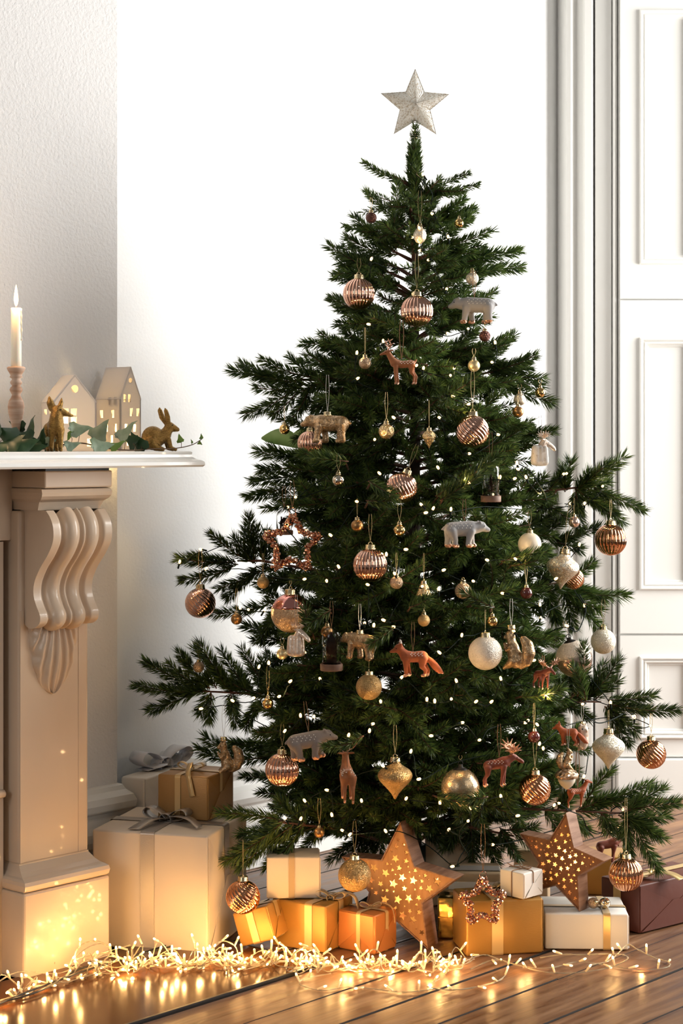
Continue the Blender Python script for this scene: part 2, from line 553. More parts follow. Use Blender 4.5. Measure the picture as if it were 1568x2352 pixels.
# floor: dark bed with boards laid along the chimney wall
fl = tag(mk('floor', box(-2.6, 3.6, -.5, 9, -.06, -.028), MT['subfloor']), kind='structure')
fl.location = (0, 0, 0)
edges = [-2.35, -2.19, -2.05, -1.895, -1.745, -1.60, -1.455, -1.31, -1.158, -1.011, -.853, -.706, -.56, -.404, -.255, -.105, .05, .20, .35, .398]
HU = .27
for i in range(len(edges) - 1):
    v0, v1 = edges[i], edges[i + 1]
    u0 = -1.6 if v1 <= -.40 else (HU + .006 if v0 < -.05 else UB + .03)
    cuts = [u0, 3.9]
    if i % 3 == 1: cuts = [u0, u0 + 2.15, 3.9]
    if i % 5 == 3: cuts = [u0, u0 + 1.35, 3.9]
    for a, b in zip(cuts, cuts[1:]):
        g = .0020 + .0014 * RS.rand()
        segs = max(2, int((b - a) / .5))
        V, F = [], []
        hz = -.0025 * RS.rand()
        for s in range(segs + 1):
            u = a + .001 + (b - a - .002) * s / segs
            w0, w1 = v0 + g + .0012 * RS.randn(), v1 - g + .0012 * RS.randn()
            V += [(u, w0, -.028), (u, w0, hz - .0025), (u, w0 + .0014, hz), (u, w1 - .0014, hz), (u, w1, hz - .0025), (u, w1, -.028)]
        for s in range(segs):
            for k in range(5):
                F.append((s * 6 + k, (s + 1) * 6 + k, (s + 1) * 6 + k + 1, s * 6 + k + 1))
        F += [tuple(range(5, -1, -1))[::-1], tuple(segs * 6 + k for k in range(5, -1, -1))]
        o = mk('plank', (V, F), [MT['plank'], MT['subfloor']], fl)
        for q in o.data.polygons:
            if abs(q.normal.z) < .9: q.material_index = 1      # grime in the joints
        o.location = RO
        o.rotation_euler = (0, 0, RZ)

# window-side trim and panelled leaf, square to the line of sight
prof = [(1277, 6.155), (1283, 6.13), (1284, 6.13), (1299, 6.085), (1302, 6.065), (1311, 6.06), (1316, 6.075), (1322, 6.083), (1338, 6.068), (1343, 6.052),
        (1359, 6.05), (1361.5, 6.065), (1362.5, 6.12), (1365.5, 6.12), (1366.5, 6.062), (1403, 6.058), (1405, 6.07), (1408, 6.048), (1412, 6.042), (1416, 6.048), (1417.5, 6.06), (1420, 6.044), (1423, 6.044), (1424, 6.16)]
pl = [((px - CX) / FPX * Y, Y) for px, Y in prof]
V = [(x, y, z) for z in (0, 3.1) for x, y in pl]
n = len(pl)
F = [(k, k + 1, n + k + 1, n + k) for k in range(n - 1)]
tag(mk('trim_1', (V, F), MT['trim']), kind='structure')

DY = 6.03


def dx(px): return (px - CX) / FPX * DY
def dz(py): return CH - (py - HY) / FPX * DY


door = tag(thing('door_1', None, None, (0, DY, 0)), kind='structure')
X0, X1 = dx(1424), dx(1642)
XI0, XI1 = dx(1490), dx(1572)                      # panel fields


def ring(x0, x1, z0, z1, prof):
    """mitred moulding around a rectangle; prof = (inset, proud) pairs from outside to inside"""
    V, F = [], []
    for (d, y) in prof:
        V += [(x0 + d, -y, z0 + d), (x1 - d, -y, z0 + d), (x1 - d, -y, z1 - d), (x0 + d, -y, z1 - d)]
    for i in range(len(prof) - 1):
        for k in range(4):
            l = (k + 1) % 4
            F.append((4 * i + k, 4 * i + l, 4 * i + 4 + l, 4 * i + 4 + k))
    return V, F


MOULD = [(0, 0), (.001, .006), (.004, .010), (.008, .010), (.011, .004), (.014, .0005), (.016, .004), (.019, .006), (.022, .003), (.024, -.004), (.026, -.006), (.029, -.004), (.032, -.010)]
leaves = [(-460, 686, 22, 607), (690, 1455, 775, 1355), (1460, 1738, 1507, 1697)]
for (ya, yb, pa, pb) in leaves:
    zt, zb = dz(ya), dz(yb)
    px0, px1, pz1, pz0 = dx(1468), dx(1594), dz(pa), dz(pb)
    for nm, g in (('stile', box(X0, px0, 0, .04, zb, zt)), ('stile', box(px1, X1, 0, .04, zb, zt)), ('rail', box(px0, px1, 0, .04, pz1, zt)), ('rail', box(px0, px1, 0, .04, zb, pz0))):
        mk(nm, g, MT['trim'], door)
    mk('panel', box(px0, px1, .010, .035, pz0, pz1), MT['trim'], door)
    mk('panel_moulding', ring(px0, px1, pz0, pz1, MOULD), MT['trim'], door)
bev(mk('plinth_board', box(X0 - .012, X1 + .05, -.012, .04, 0, dz(1742)), MT['trim'], door), .004)
mk('seam', box(X0, X1, .012, .04, 0, 3.4), MT['trim'], door)

# ------------------------------------------------------------------ chimneypiece, in (u, v, z) of the chimney wall
fp = thing('fireplace', 'carved marble chimneypiece with scrolled bracket and white shelf against the chimney breast', 'fireplace', RO, RZ)


def prism(prof, u0, u1, ret=True, vref=None, ds=1.0):
    """moulding with front profile (v, z), returned on both ends at 45 degrees"""
    V, F = [], []
    n = len(prof)
    v0 = max(v for v, z in prof) if vref is None else vref
    for side in (0, 1):
        for (v, z) in prof:
            d = max(0, v0 - v) * ds if ret else 0
            V.append(((u0 - d) if side == 0 else (u1 + d), v, z))
    back = VB
    for k in range(n - 1): F.append((k, k + 1, n + k + 1, n + k))
    for side, s in ((0, 1), (1, -1)):
        base = len(V)
        for (v, z) in prof:
            d = max(0, v0 - v) * ds if ret else 0
            V.append(((u0 - d) if side == 0 else (u1 + d), back, z))
        o = side * n
        for k in range(n - 1):
            f = (o + k, base + k, base + k + 1, o + k + 1)
            F.append(f if side == 0 else f[::-1])
    b0, b1 = 2 * n, 3 * n
    F.append((0, n, b1, b0))
    F.append((n - 1, b0 + n - 1, b1 + n - 1, 2 * n - 1))
    return V, F


UL, UR = -.222, -.0248
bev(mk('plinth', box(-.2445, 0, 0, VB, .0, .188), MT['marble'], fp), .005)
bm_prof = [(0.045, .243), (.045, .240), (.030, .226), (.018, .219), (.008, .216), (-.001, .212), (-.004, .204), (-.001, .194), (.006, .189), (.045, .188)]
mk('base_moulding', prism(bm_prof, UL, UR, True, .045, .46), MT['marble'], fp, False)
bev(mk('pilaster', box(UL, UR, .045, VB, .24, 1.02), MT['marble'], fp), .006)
mk('pilaster_margin', join(box(UL + .002, UL + .012, .0435, .05, .245, .80), box(UR - .03, UR - .026, .0438, .05, .245, .80)), MT['marble'], fp)['kind'] = 'stuff'
og = [(.05, 1.022), (-.012, 1.022), (-.016, 1.030), (-.022, 1.040), (-.033, 1.046), (-.040, 1.053), (-.042, 1.061), (-.038, 1.068), (-.03, 1.0705), (.05, 1.0705)][::-1]
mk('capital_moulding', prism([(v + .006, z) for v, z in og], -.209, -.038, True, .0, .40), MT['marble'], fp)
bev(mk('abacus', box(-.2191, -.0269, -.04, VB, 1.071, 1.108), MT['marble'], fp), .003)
bev(mk('abacus_bed', box(-.214, -.032, -.035, VB, 1.107, 1.116), MT['black'], fp), .001)
# shelf with cyma front and returned end
sp = [(.10, 1.1505), (-.088, 1.1505), (-.091, 1.148), (-.090, 1.143), (-.092, 1.137), (-.098, 1.132), (-.106, 1.130), (-.111, 1.126), (-.112, 1.119), (-.108, 1.1145), (.10, 1.1145)]
mk('mantel_shelf', prism(sp, -2.4 + .19, .1923 - .212), MT['marble_white'], fp)
# jambs and frieze beside the opening
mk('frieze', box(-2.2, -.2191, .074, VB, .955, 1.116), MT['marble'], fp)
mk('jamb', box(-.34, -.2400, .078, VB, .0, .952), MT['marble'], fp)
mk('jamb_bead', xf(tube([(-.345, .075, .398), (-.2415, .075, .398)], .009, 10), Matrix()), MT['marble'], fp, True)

# scrolled bracket: S-curve swept with a ribbed cross-section
spts = crom([(-.028, 1.022, 0), (-.042, 1.008, 0), (-.053, .985, 0), (-.052, .955, 0), (-.034, .925, 0), (-.006, .893, 0), (.012, .862, 0), (.014, .835, 0), (.003, .810, 0),
             (-.008, .792, 0), (-.006, .775, 0), (.010, .764, 0), (.030, .762, 0), (.046, .770, 0)], 5)
CU0, CU1 = -.207, -.040


def rib(s):
    def lobe(c, w, h):
        t = (s - c) / w
        return h * math.sqrt(max(0, 1 - t * t)) if abs(t) < 1 else 0
    base = -.010 if .13 < s < .87 else 0
    if s < .13 or s > .87: return 0
    e = min(s - .13, .87 - s)
    base = -.011 * min(1, e / .05)
    return base + max(lobe(.335, .125, .020), lobe(.5, .042, .017), lobe(.665, .125, .020))


NS = 61
V, F = [], []
for i, p in enumerate(spts):
    t = (spts[min(i + 1, len(spts) - 1)] - spts[max(i - 1, 0)]).normalized()
    nx, nz = t.y, -t.x                              # normal in (v, z)
    if nx > 0 and i < 40: nx, nz = -nx, -nz
    nx, nz = (t.y, -t.x)
    for k in range(NS):
        s = k / (NS - 1)
        h = rib(s)
        V.append((CU0 + (CU1 - CU0) * s, p.x + nx * h, p.y + nz * h))
for i in range(len(spts) - 1):
    for k in range(NS - 1):
        F.append((i * NS + k, i * NS + k + 1, (i + 1) * NS + k + 1, (i + 1) * NS + k))
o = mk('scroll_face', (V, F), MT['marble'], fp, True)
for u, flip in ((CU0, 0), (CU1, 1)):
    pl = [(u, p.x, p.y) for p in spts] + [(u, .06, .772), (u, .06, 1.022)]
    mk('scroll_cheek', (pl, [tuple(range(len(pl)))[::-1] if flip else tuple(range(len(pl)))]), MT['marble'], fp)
# acanthus leaf below the bracket
V, F = [], []
NU, NT = 61, 45
for j in range(NT):
    t = j / (NT - 1)
    hw = .063 * (1 - .12 * t) * math.sqrt(max(.0, 1 - max(0, (t - .15) / .85) ** 2.1)) + .002
    for k in range(NU):
        s = -1 + 2 * k / (NU - 1)
        scal = 1 + .07 * abs(math.sin(t * 13)) * abs(s) - .02
        z = .768 - .158 * t + .012 * abs(s) ** 2 * (1 - t) + .02 * (1 - abs(s)) * 0
        hh = (.020 * math.sin(PI * min(1, t * .8 + .22)) + .004) * math.sqrt(max(0, 1 - abs(s) ** 3))
        ridge = .0055 * math.cos(s * PI * 4.2 / (.42 + .75 * t) + 1.2 * t * (1 if s < 0 else -1)) * (1 - .35 * t) * (1 if abs(s) < .97 else 0)
        V.append((-.130 + s * hw * scal, .0455 - hh - max(-.004, ridge) * (1 if hh > .002 else 0), z - .020 * (1 - (1 - abs(s)) ** 2) * 0))
for j in range(NT - 1):
    for k in range(NU - 1):
        F.append((j * NU + k, j * NU + k + 1, (j + 1) * NU + k + 1, (j + 1) * NU + k))
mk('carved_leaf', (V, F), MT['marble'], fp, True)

ht = thing('hearth', 'polished brown hearth slab with a thin black edge under the string lights', 'hearth', RO, RZ)
mk('slab', box(-1.9, HU - .004, -.398, .02, -.027, .006), MT['hearth'], ht)
mk('edge_strip', join(box(-1.9, HU, -.404, -.398, -.027, .0068), box(HU - .004, HU, -.398, .02, -.027, .0068)), MT['black'], ht)

# ------------------------------------------------------------------ on the mantel shelf
ZM = 1.1505


def on_mantel(px, v):
    return W(u_at(px, v), v, ZM)


MPX = lambda p: p.y / FPX                            # metres per pixel at a point's depth

c0 = on_mantel(37, .02)
s_ = MPX(c0)
cs = thing('candlestick', 'turned limewashed wooden candlestick holding a lit ivory candle', 'candlestick', c0)
pr = [(20, 0), (20, 5), (17, 9), (12, 12), (13, 18), (16, 22), (11, 28), (8, 40), (8, 46), (10, 58), (14, 74), (18, 90), (19, 104), (17, 116), (12, 124), (9.5, 130), (13, 137), (15, 142), (13, 147), (9, 151),
      (13, 156), (14, 160), (11, 164), (9.5, 167), (15, 171), (13, 175), (14, 178), (19, 186), (21, 190), (21, 193), (18, 195), (8, 195)]
mk('turned_stem', lathe([(r * s_, z * s_) for r, z in pr], 32), MT['limed'], cs, True)
cp = c0 + Vector((0, 0, 195 * s_))
cd = thing('candle', 'tall ivory taper candle with a burning flame and wax drips', 'candle', cp)
mk('wax', lathe([(12 * s_, -.004), (12.2 * s_, .02), (11.8 * s_, 132 * s_), (11.2 * s_, 134.5 * s_), (9 * s_, 133 * s_), (3 * s_, 131 * s_), (.001, 131 * s_)], 28, lambda a, t, z: 1 + .02 * math.sin(3 * a + z * 90)), MT['candle'], cd, True)
mk('wax_drip', tube(crom([(11.5 * s_, -2 * s_, 133 * s_), (12.6 * s_, -2 * s_, 118 * s_), (12.4 * s_, -2.5 * s_, 100 * s_), (12.9 * s_, -2 * s_, 84 * s_), (12.2 * s_, -2 * s_, 60 * s_)], 4), [.0016 + .0008 * math.sin(k * 1.7) for k in range(17)], 8), MT['candle'], cd, True)
mk('wick', tube([(0, 0, 130 * s_), (.0005, 0, 137 * s_), (.001, 0, 141 * s_)], .0009, 6), MT['wick'], cd)
mk('flame', lathe([(.0004, 138 * s_), (3.4 * s_, 144 * s_), (5 * s_, 152 * s_), (4.6 * s_, 162 * s_), (3.0 * s_, 174 * s_), (1.4 * s_, 183 * s_), (.0003, 188 * s_)], 16), MT['flame'], cd, True)
lamp('candle_light', (0, -.012, 160 * s_), 1.8, (1, .60, .28), .008, cd)


# porcelain houses with cut windows, lit from inside
def rect(x, z, w, h): return [(x, z), (x + w, z), (x + w, z + h), (x, z + h)]
def circ(x, z, r): return [(x + r * math.cos(k * PI / 12), z + r * math.sin(k * PI / 12)) for k in range(24)]


def house(label, loc, rz, Wd, Dp, He, Hp, front, side, group):
    h = thing('house_lantern', label, 'lantern', loc, rz, group)
    t = .0035
    # gable (front) in x-z at y=0; the side wall runs back along +y at x=-Wd/2
    gab = [(-Wd / 2, 0), (Wd / 2, 0), (Wd / 2, He), (0, Hp), (-Wd / 2, He)]
    panel('gable', gab, front, t, h, MT['ceramic'])
    b = panel('gable', gab, [], t, h, MT['ceramic'])
    b.location = (0, Dp - t, 0)
    for sx in (-1, 1):
        w = panel('side_wall', [(0, 0), (Dp, 0), (Dp, He), (0, He)], side if sx < 0 else [], t, h, MT['ceramic'])
        w.rotation_euler = (0, 0, PI / 2)
        w.location = (sx * Wd / 2 + (t if sx < 0 else 0), 0, 0)
    for sx in (-1, 1):
        x = sx * Wd / 2
        q = [(0, 0, Hp), (0, Dp, Hp), (x, Dp, He), (x, 0, He)]
        o = mk('roof_slope', (q, [(0, 1, 2, 3)]), MT['ceramic'], h)
        solid(o, t)
    tl = mk('tealight', lathe([(.012, .001), (.012, .012), (.004, .013), (.003, .02), (.0005, .024)], 16), MT['bulb_house'], h, True)
    tl.location = (0, Dp / 2, 0)
    lamp('lantern_light', (0, Dp / 2, .04), .95, (1, .68, .28), .006, h)
    return h


p1 = on_mantel(172, .115)
m_ = MPX(p1)
rz1 = math.radians(28)
Wd = 104 * m_
win = lambda x, z: [rect(x - .017, z, .0145, .0155), rect(x + .002, z, .0145, .0155), rect(x - .017, z - .019, .0145, .0155), rect(x + .002, z - .019, .0145, .0155)]
house('small porcelain house lantern with a wide gable, behind the brass fox', p1, rz1, Wd, .085, 112 * m_, 175 * m_,
      [circ(0, 143 * m_, 9 * m_)] + win(-.012, .083) + [rect(.030, .022, .008, .007), rect(.030, .011, .010, .010)],
      [rect(.012, .085, .018, .012), rect(.045, .085, .018, .012), rect(.02, .04, .018, .012), rect(.045, .01, .018, .012)], 'lit porcelain houses on the mantel')
p2 = on_mantel(300, .165)
m2 = MPX(p2)
ww, wh = 8.5 * m2, 18 * m2
house('tall narrow porcelain house lantern with many small windows, beside the brass rabbit', p2, math.radians(49), 64 * m2, .088, 118 * m2, 193 * m2,
      [circ(0, 162 * m2, 6 * m2)] + [rect(x * m2, z * m2, ww, wh) for x, z in ((-22, 112), (-8, 112), (-2, 80), (18, 80), (8, 44), (-18, 44), (-12, 12), (12, 12))],
      [rect(x, z * m2, .0105, wh) for x, z in ((.012, 105), (.032, 105), (.062, 76), (.022, 76), (.045, 44), (.012, 44), (.060, 44), (.026, 18), (.055, 18))], 'lit porcelain houses on the mantel')


# ------------------------------------------------------------------ animal figures: one continuous surface each
def cap_(p, r, q, s, n=14):
    """tapered capsule from p (radius r) to q (radius s)"""
    p, q = Vector(p), Vector(q)
    d = q - p
    L = max(d.length, 1e-5)
    prof = []
    for k in range(5): a = -PI / 2 + k * PI / 10; prof.append((max(1e-4, r * math.cos(a)), r * math.sin(a)))
    for k in range(1, 6): a = k * PI / 10; prof.append((max(1e-4, s * math.cos(a)), L + s * math.sin(a)))
    prof.insert(5, (r, 0)); prof.insert(6, (s, L))
    m = Matrix.Translation(p) @ d.to_track_quat('Z', 'Y').to_matrix().to_4x4()
    return xf(lathe(prof, n), m)


def ell(c, rx, ry, rz, ay=0):
    prof = [(max(1e-4, math.cos(-PI / 2 + k * PI / 10)), math.sin(-PI / 2 + k * PI / 10)) for k in range(11)]
    m = Matrix.Translation(c) @ Matrix.Rotation(ay, 4, 'Y') @ Matrix.Diagonal((rx, ry, rz, 1))
    return xf(lathe(prof, 16), m)


def chain(pts):
    return [cap_(a[:3], a[3], b[:3], b[3]) for a, b in zip(pts, pts[1:])]


def sym(pts):
    return chain(pts) + chain([(x, -y, z, r) for x, y, z, r in pts])


def body(name, geos, vox=.014, smooth=6):
    o = mk(name, join(*geos), [])
    r = o.modifiers.new('r', 'REMESH')
    r.mode, r.voxel_size = 'VOXEL', vox
    sm = o.modifiers.new('s', 'SMOOTH')
    sm.factor, sm.iterations = .5, smooth
    me = baked(o)
    me.polygons.foreach_set('use_smooth', [True] * len(me.polygons))
    return me


def bear_geo():
    g = chain([(-.30, 0, .40, .165), (-.05, 0, .41, .17), (.14, 0, .43, .165), (.26, 0, .44, .135), (.38, 0, .46, .118)])
    g += chain([(.39, 0, .45, .105), (.49, 0, .405, .070), (.54, 0, .39, .052)])
    g += sym([(.34, .085, .55, .038), (.33, .095, .57, .028)])
    g += chain([(.15, .09, .36, .10), (.19, .10, .18, .068), (.20, .10, .06, .062), (.26, .10, .045, .048)])
    g += chain([(.13, -.09, .36, .10), (.08, -.10, .18, .068), (.06, -.10, .06, .062), (.12, -.10, .045, .048)])
    g += chain([(-.32, .09, .36, .12), (-.34, .10, .18, .075), (-.36, .10, .06, .065), (-.30, .10, .045, .048)])
    g += chain([(-.30, -.09, .36, .12), (-.24, -.10, .18, .075), (-.24, -.10, .06, .065), (-.18, -.10, .045, .048)])
    g += chain([(-.46, 0, .44, .03), (-.50, 0, .40, .025)])
    return g


def fox_geo(tail=True, k=1.22):
    C_ = lambda p: chain([(x, y, z, r * k) for x, y, z, r in p])
    S_ = lambda p: sym([(x, y, z, r * (k if z < .7 else 1)) for x, y, z, r in p])
    g = C_([(-.22, 0, .46, .115), (0, 0, .455, .105), (.16, 0, .47, .12), (.26, 0, .58, .085), (.33, 0, .66, .09)])
    g += C_([(.34, 0, .655, .085), (.44, 0, .61, .045), (.53, 0, .585, .022)])
    g += S_([(.30, .055, .72, .05), (.29, .075, .79, .03), (.29, .085, .85, .008)])
    g += C_([(.17, .065, .40, .075), (.18, .075, .22, .042), (.17, .075, .04, .034), (.22, .075, .03, .03)])
    g += C_([(.15, -.065, .40, .075), (.10, -.075, .22, .042), (.06, -.075, .04, .034), (.11, -.075, .03, .03)])
    g += C_([(-.22, .065, .42, .095), (-.20, .075, .25, .055), (-.29, .075, .15, .036), (-.26, .075, .03, .034), (-.21, .075, .03, .03)])
    g += C_([(-.24, -.065, .42, .095), (-.28, -.075, .25, .055), (-.37, -.075, .15, .036), (-.36, -.075, .03, .034), (-.31, -.075, .03, .03)])
    if tail: g += C_([(-.30, 0, .46, .045), (-.42, 0, .36, .06), (-.52, 0, .24, .075), (-.62, 0, .13, .06), (-.71, 0, .07, .02)])
    return [(v, f) for v, f in g]


def deer_geo(h=1):
    g = chain([(-.20, 0, .55, .105), (0, 0, .53, .10), (.14, 0, .56, .115), (.22, 0, .68, .075), (.29, 0, .82, .058), (.31, 0, .86, .06)])
    g += chain([(.31, 0, .86, .06), (.40, 0, .82, .042), (.46, 0, .795, .03)])
    g += sym([(.27, .05, .89, .025), (.22, .12, .91, .022), (.19, .15, .90, .008)])
    g += chain([(.14, .06, .48, .06), (.15, .065, .26, .030), (.14, .065, .04, .024), (.155, .065, .015, .026)])
    g += chain([(.12, -.06, .48, .06), (.09, -.065, .26, .030), (.06, -.065, .04, .024), (.075, -.065, .015, .026)])
    g += chain([(-.22, .06, .50, .085), (-.20, .065, .33, .048), (-.27, .065, .22, .028), (-.25, .065, .04, .024), (-.235, .065, .015, .026)])
    g += chain([(-.22, -.06, .50, .085), (-.26, -.065, .33, .048), (-.34, -.065, .22, .028), (-.33, -.065, .04, .024), (-.315, -.065, .015, .026)])
    g += chain([(-.29, 0, .60, .035), (-.33, 0, .66, .02)])
    return g


def moose_geo():
    g = chain([(-.26, 0, .54, .12), (-.05, 0, .56, .125), (.12, 0, .62, .14), (.24, 0, .68, .10), (.34, 0, .74, .085)])
    g += chain([(.35, 0, .75, .075), (.46, 0, .68, .05), (.53, 0, .63, .052), (.555, 0, .61, .045)])
    g += sym([(.32, .06, .81, .025), (.28, .13, .82, .02)])
    g += chain([(.24, 0, .58, .03), (.25, 0, .50, .02)])
    g += chain([(.12, .075, .52, .08), (.14, .085, .28, .04), (.13, .085, .05, .032), (.16, .085, .02, .032)])
    g += chain([(.10, -.075, .52, .08), (.06, -.085, .28, .04), (.03, -.085, .05, .032), (.06, -.085, .02, .032)])
    g += chain([(-.27, .075, .48, .095), (-.24, .085, .31, .052), (-.31, .085, .20, .036), (-.30, .085, .05, .030), (-.27, .085, .02, .032)])
    g += chain([(-.28, -.075, .48, .095), (-.30, -.085, .31, .052), (-.38, -.085, .20, .036), (-.38, -.085, .05, .030), (-.35, -.085, .02, .032)])
    return g


def antler_geo(x=.30, z=.90, s=1.0):
    g = []
    for y in (1, -1):
        B = lambda a, b, c: (x + a * s, y * b * s, z + c * s)
        main = [B(0, .03, 0), B(-.03, .09, .08), B(-.04, .18, .14), B(.0, .24, .22), B(.04, .25, .30)]
        g.append(tube(crom(main, 4), [.016 * s * (1 - .6 * k / 16) for k in range(17)], 7))
        for a, b in ((main[1], B(.05, .08, .17)), (main[2], B(.02, .16, .27)), (main[3], B(-.06, .29, .29)), (main[2], B(-.10, .20, .19))):
            g.append(tube([a, (Vector(a) + Vector(b)) / 2 + Vector((0, 0, .01 * s)), b], [.012 * s, .010 * s, .004 * s], 6))
    return join(*g)


def palm_geo(x=.31, z=.82, s=1.0):
    g = []
    for y in (1, -1):
        B = lambda a, b, c: (x + a * s, y * b * s, z + c * s)
        g.append(cap_(B(0, .03, 0), .022 * s, B(-.02, .12, .05), .022 * s, 8))
        g.append(xf(ell((0, 0, 0), .085 * s, .085 * s, .022 * s), Matrix.Translation(B(-.02, .20, .11)) @ Matrix.Rotation(y * .8, 4, 'X')))
        for a in range(7):
            q = -1.9 + a * .62
            c = Vector((.085 * math.cos(q + 1.57) * 1.05, .09 + .0 * a, 0))
            p = Vector(B(-.02 + .07 * math.sin(q), .20 + .05 * math.cos(q), .11 + .055 * math.cos(q)))
            e = Vector(B(-.02 + .155 * math.sin(q), .20 + .11 * math.cos(q), .11 + .13 * math.cos(q) + .02))
            g.append(cap_(p, .02 * s, e, .007 * s, 7))
    return join(*g)


def squirrel_geo():
    g = [ell((-.02, 0, .22), .17, .15, .20)] + chain([(0, 0, .25, .15), (.04, 0, .45, .125), (.08, 0, .60, .09), (.10, 0, .70, .105)])
    g += chain([(.12, 0, .69, .09), (.20, 0, .655, .05), (.225, 0, .645, .03)])
    g += sym([(.06, .06, .78, .035), (.04, .075, .85, .012)])
    g += sym([(.06, .10, .47, .055), (.15, .09, .40, .04), (.20, .05, .46, .032), (.22, .035, .52, .03)])
    g += sym([(.0, .11, .18, .11), (.10, .12, .10, .07), (.19, .11, .035, .04)])
    g += chain([(-.14, 0, .08, .07), (-.26, 0, .18, .11), (-.31, 0, .36, .135), (-.28, 0, .52, .12), (-.20, 0, .62, .08), (-.16, 0, .66, .04)])
    return g


def owl_geo():
    g = [ell((0, 0, .42), .24, .25, .40)] + chain([(.02, 0, .62, .22), (.04, 0, .80, .20)])
    g += sym([(.06, .12, .95, .05), (.05, .15, 1.03, .012)]) + sym([(-.02, .22, .5, .09), (-.08, .2, .2, .05)])
    g += chain([(.22, 0, .80, .05), (.27, 0, .74, .015)]) + chain([(-.12, 0, .15, .09), (-.2, 0, .02, .05)])
    return g


def rabbit_geo():
    g = chain([(-.24, 0, .25, .19), (-.06, 0, .29, .19), (.10, 0, .37, .155), (.17, 0, .48, .12), (.21, 0, .56, .115)])
    g += [ell((-.17, 0, .30), .27, .20, .28)]
    g += chain([(.22, 0, .565, .112), (.33, 0, .52, .08), (.39, 0, .50, .055), (.405, 0, .495, .045)])
    g += chain([(.13, .05, .64, .045), (.05, .07, .78, .068), (.0, .085, .93, .055), (-.01, .09, 1.0, .018)])
    g += chain([(.19, -.05, .64, .045), (.16, -.07, .78, .062), (.12, -.085, .92, .05), (.10, -.09, .985, .018)])
    g += chain([(.15, .09, .26, .075), (.19, .095, .07, .05), (.30, .10, .04, .042)]) + chain([(.17, -.09, .26, .075), (.23, -.095, .07, .05), (.34, -.10, .04, .042)])
    g += sym([(-.20, .13, .20, .16), (-.10, .16, .08, .075), (.04, .16, .045, .05)])
    g += [ell((-.45, 0, .18), .07, .07, .07)]
    return g


MESH = {}


def animal_mesh(key):
    if key in MESH: return MESH[key]
    geo = dict(bear=bear_geo, fox=fox_geo, deer=deer_geo, moose=moose_geo, squirrel=squirrel_geo, owl=owl_geo, rabbit=rabbit_geo)[key]()
    MESH[key] = body(key, geo, .013 if key in ('deer', 'moose', 'fox') else .015, 5)
    return MESH[key]


def spots_mesh(me, pts, r):
    bvh = BVHTree.FromPolygons([v.co for v in me.vertices], [tuple(p.vertices) for p in me.polygons])
    g = []
    for x, z in pts:
        for sy in (1, -1):
            c, nrm, i, d = bvh.ray_cast(Vector((x, sy * 2, z)), Vector((0, -sy, 0)))
            if c is None: continue
            m = Matrix.Translation(c) @ nrm.to_track_quat('Z', 'Y').to_matrix().to_4x4()
            g.append(xf(lathe([(r, -.002), (r * .9, .004), (r * .4, .007), (.0005, .0075)], 8), m))
    return join(*g)


def eyes(me, x, z, r, parent, m=None):
    bvh = BVHTree.FromPolygons([v.co for v in me.vertices], [tuple(p.vertices) for p in me.polygons])
    for sy in (1, -1):
        c, nrm, i, d = bvh.ray_cast(Vector((x, sy * 2, z)), Vector((0, -sy, 0)))
        if c is not None:
            mk('eye', xf(lathe([(max(1e-4, r * math.cos(a)), r * math.sin(a)) for a in [(-PI / 2 + k * PI / 6) for k in range(7)]], 8), Matrix.Translation(c)), m or MT['eye'], parent, True)


# statues on the shelf
q = on_mantel(368, -.02)
k = MPX(q)
rb = thing('rabbit_figurine', 'antique brass rabbit sitting up on the end of the mantel shelf', 'figurine', q, math.radians(12), None, 100 * k)
me = animal_mesh('rabbit').copy()
link('body', me, rb, MT['brass'])
eyes(me, .27, .60, .016, rb)
q = on_mantel(126, -.03)
fx = thing('fox_figurine', 'antique brass fox standing with its head turned, among ivy on the shelf', 'figurine', q, math.radians(-72), None, 118 * k)
fg = chain([(-.20, 0, .48, .12), (0, 0, .47, .13), (.14, 0, .50, .15), (.16, 0, .62, .125), (.16, .01, .74, .105)])
fg += chain([(.16, .02, .75, .10), (.19, .14, .71, .062), (.205, .25, .665, .034), (.205, .29, .655, .024)])
fg += chain([(.12, -.07, .80, .075), (.11, -.10, .89, .072), (.11, -.115, .97, .035), (.11, -.12, 1.01, .012)]) + chain([(.15, .07, .82, .05), (.15, .09, .90, .042), (.15, .10, .98, .012)])
fg += fox_geo(False)[10:]
fg += chain([(-.26, 0, .48, .05), (-.36, -.02, .36, .08), (-.42, -.03, .22, .08), (-.45, -.03, .1, .04)])
fme = body('fox_statue', fg, .013, 5)
link('body', fme, fx, MT['brass'])
for a in ((.255, .07, .765), (.13, .115, .775)):
    mk('eye', xf(lathe([(max(1e-4, .014 * math.cos(t)), .014 * math.sin(t)) for t in [(-PI / 2 + j * PI / 6) for j in range(7)]], 8), Matrix.Translation(a)), MT['eye'], fx, True)


# ivy trailing over the shelf
def ivy_leaf(L):
    half = [(0, 0), (.16, .10), (.34, .08), (.42, .30), (.30, .42), (.22, .56), (.10, .80), (0, 1.0)]
    n = len(half)
    V = []
    for x, y in half: V.append((0, y * L, .10 * L * math.sin(y * 2.4)))
    for s in (1, -1):
        for x, y in half: V.append((s * x * L, y * L, .10 * L * math.sin(y * 2.4) - abs(x) * .35 * L + .05 * L * math.sin(y * 9)))
    F = []
    for s in (0, 1):
        b = n * (1 + s)
        for i in range(n - 1):
            f = (i, i + 1, b + i + 1, b + i)
            F.append(f if s else f[::-1])
    return V, F


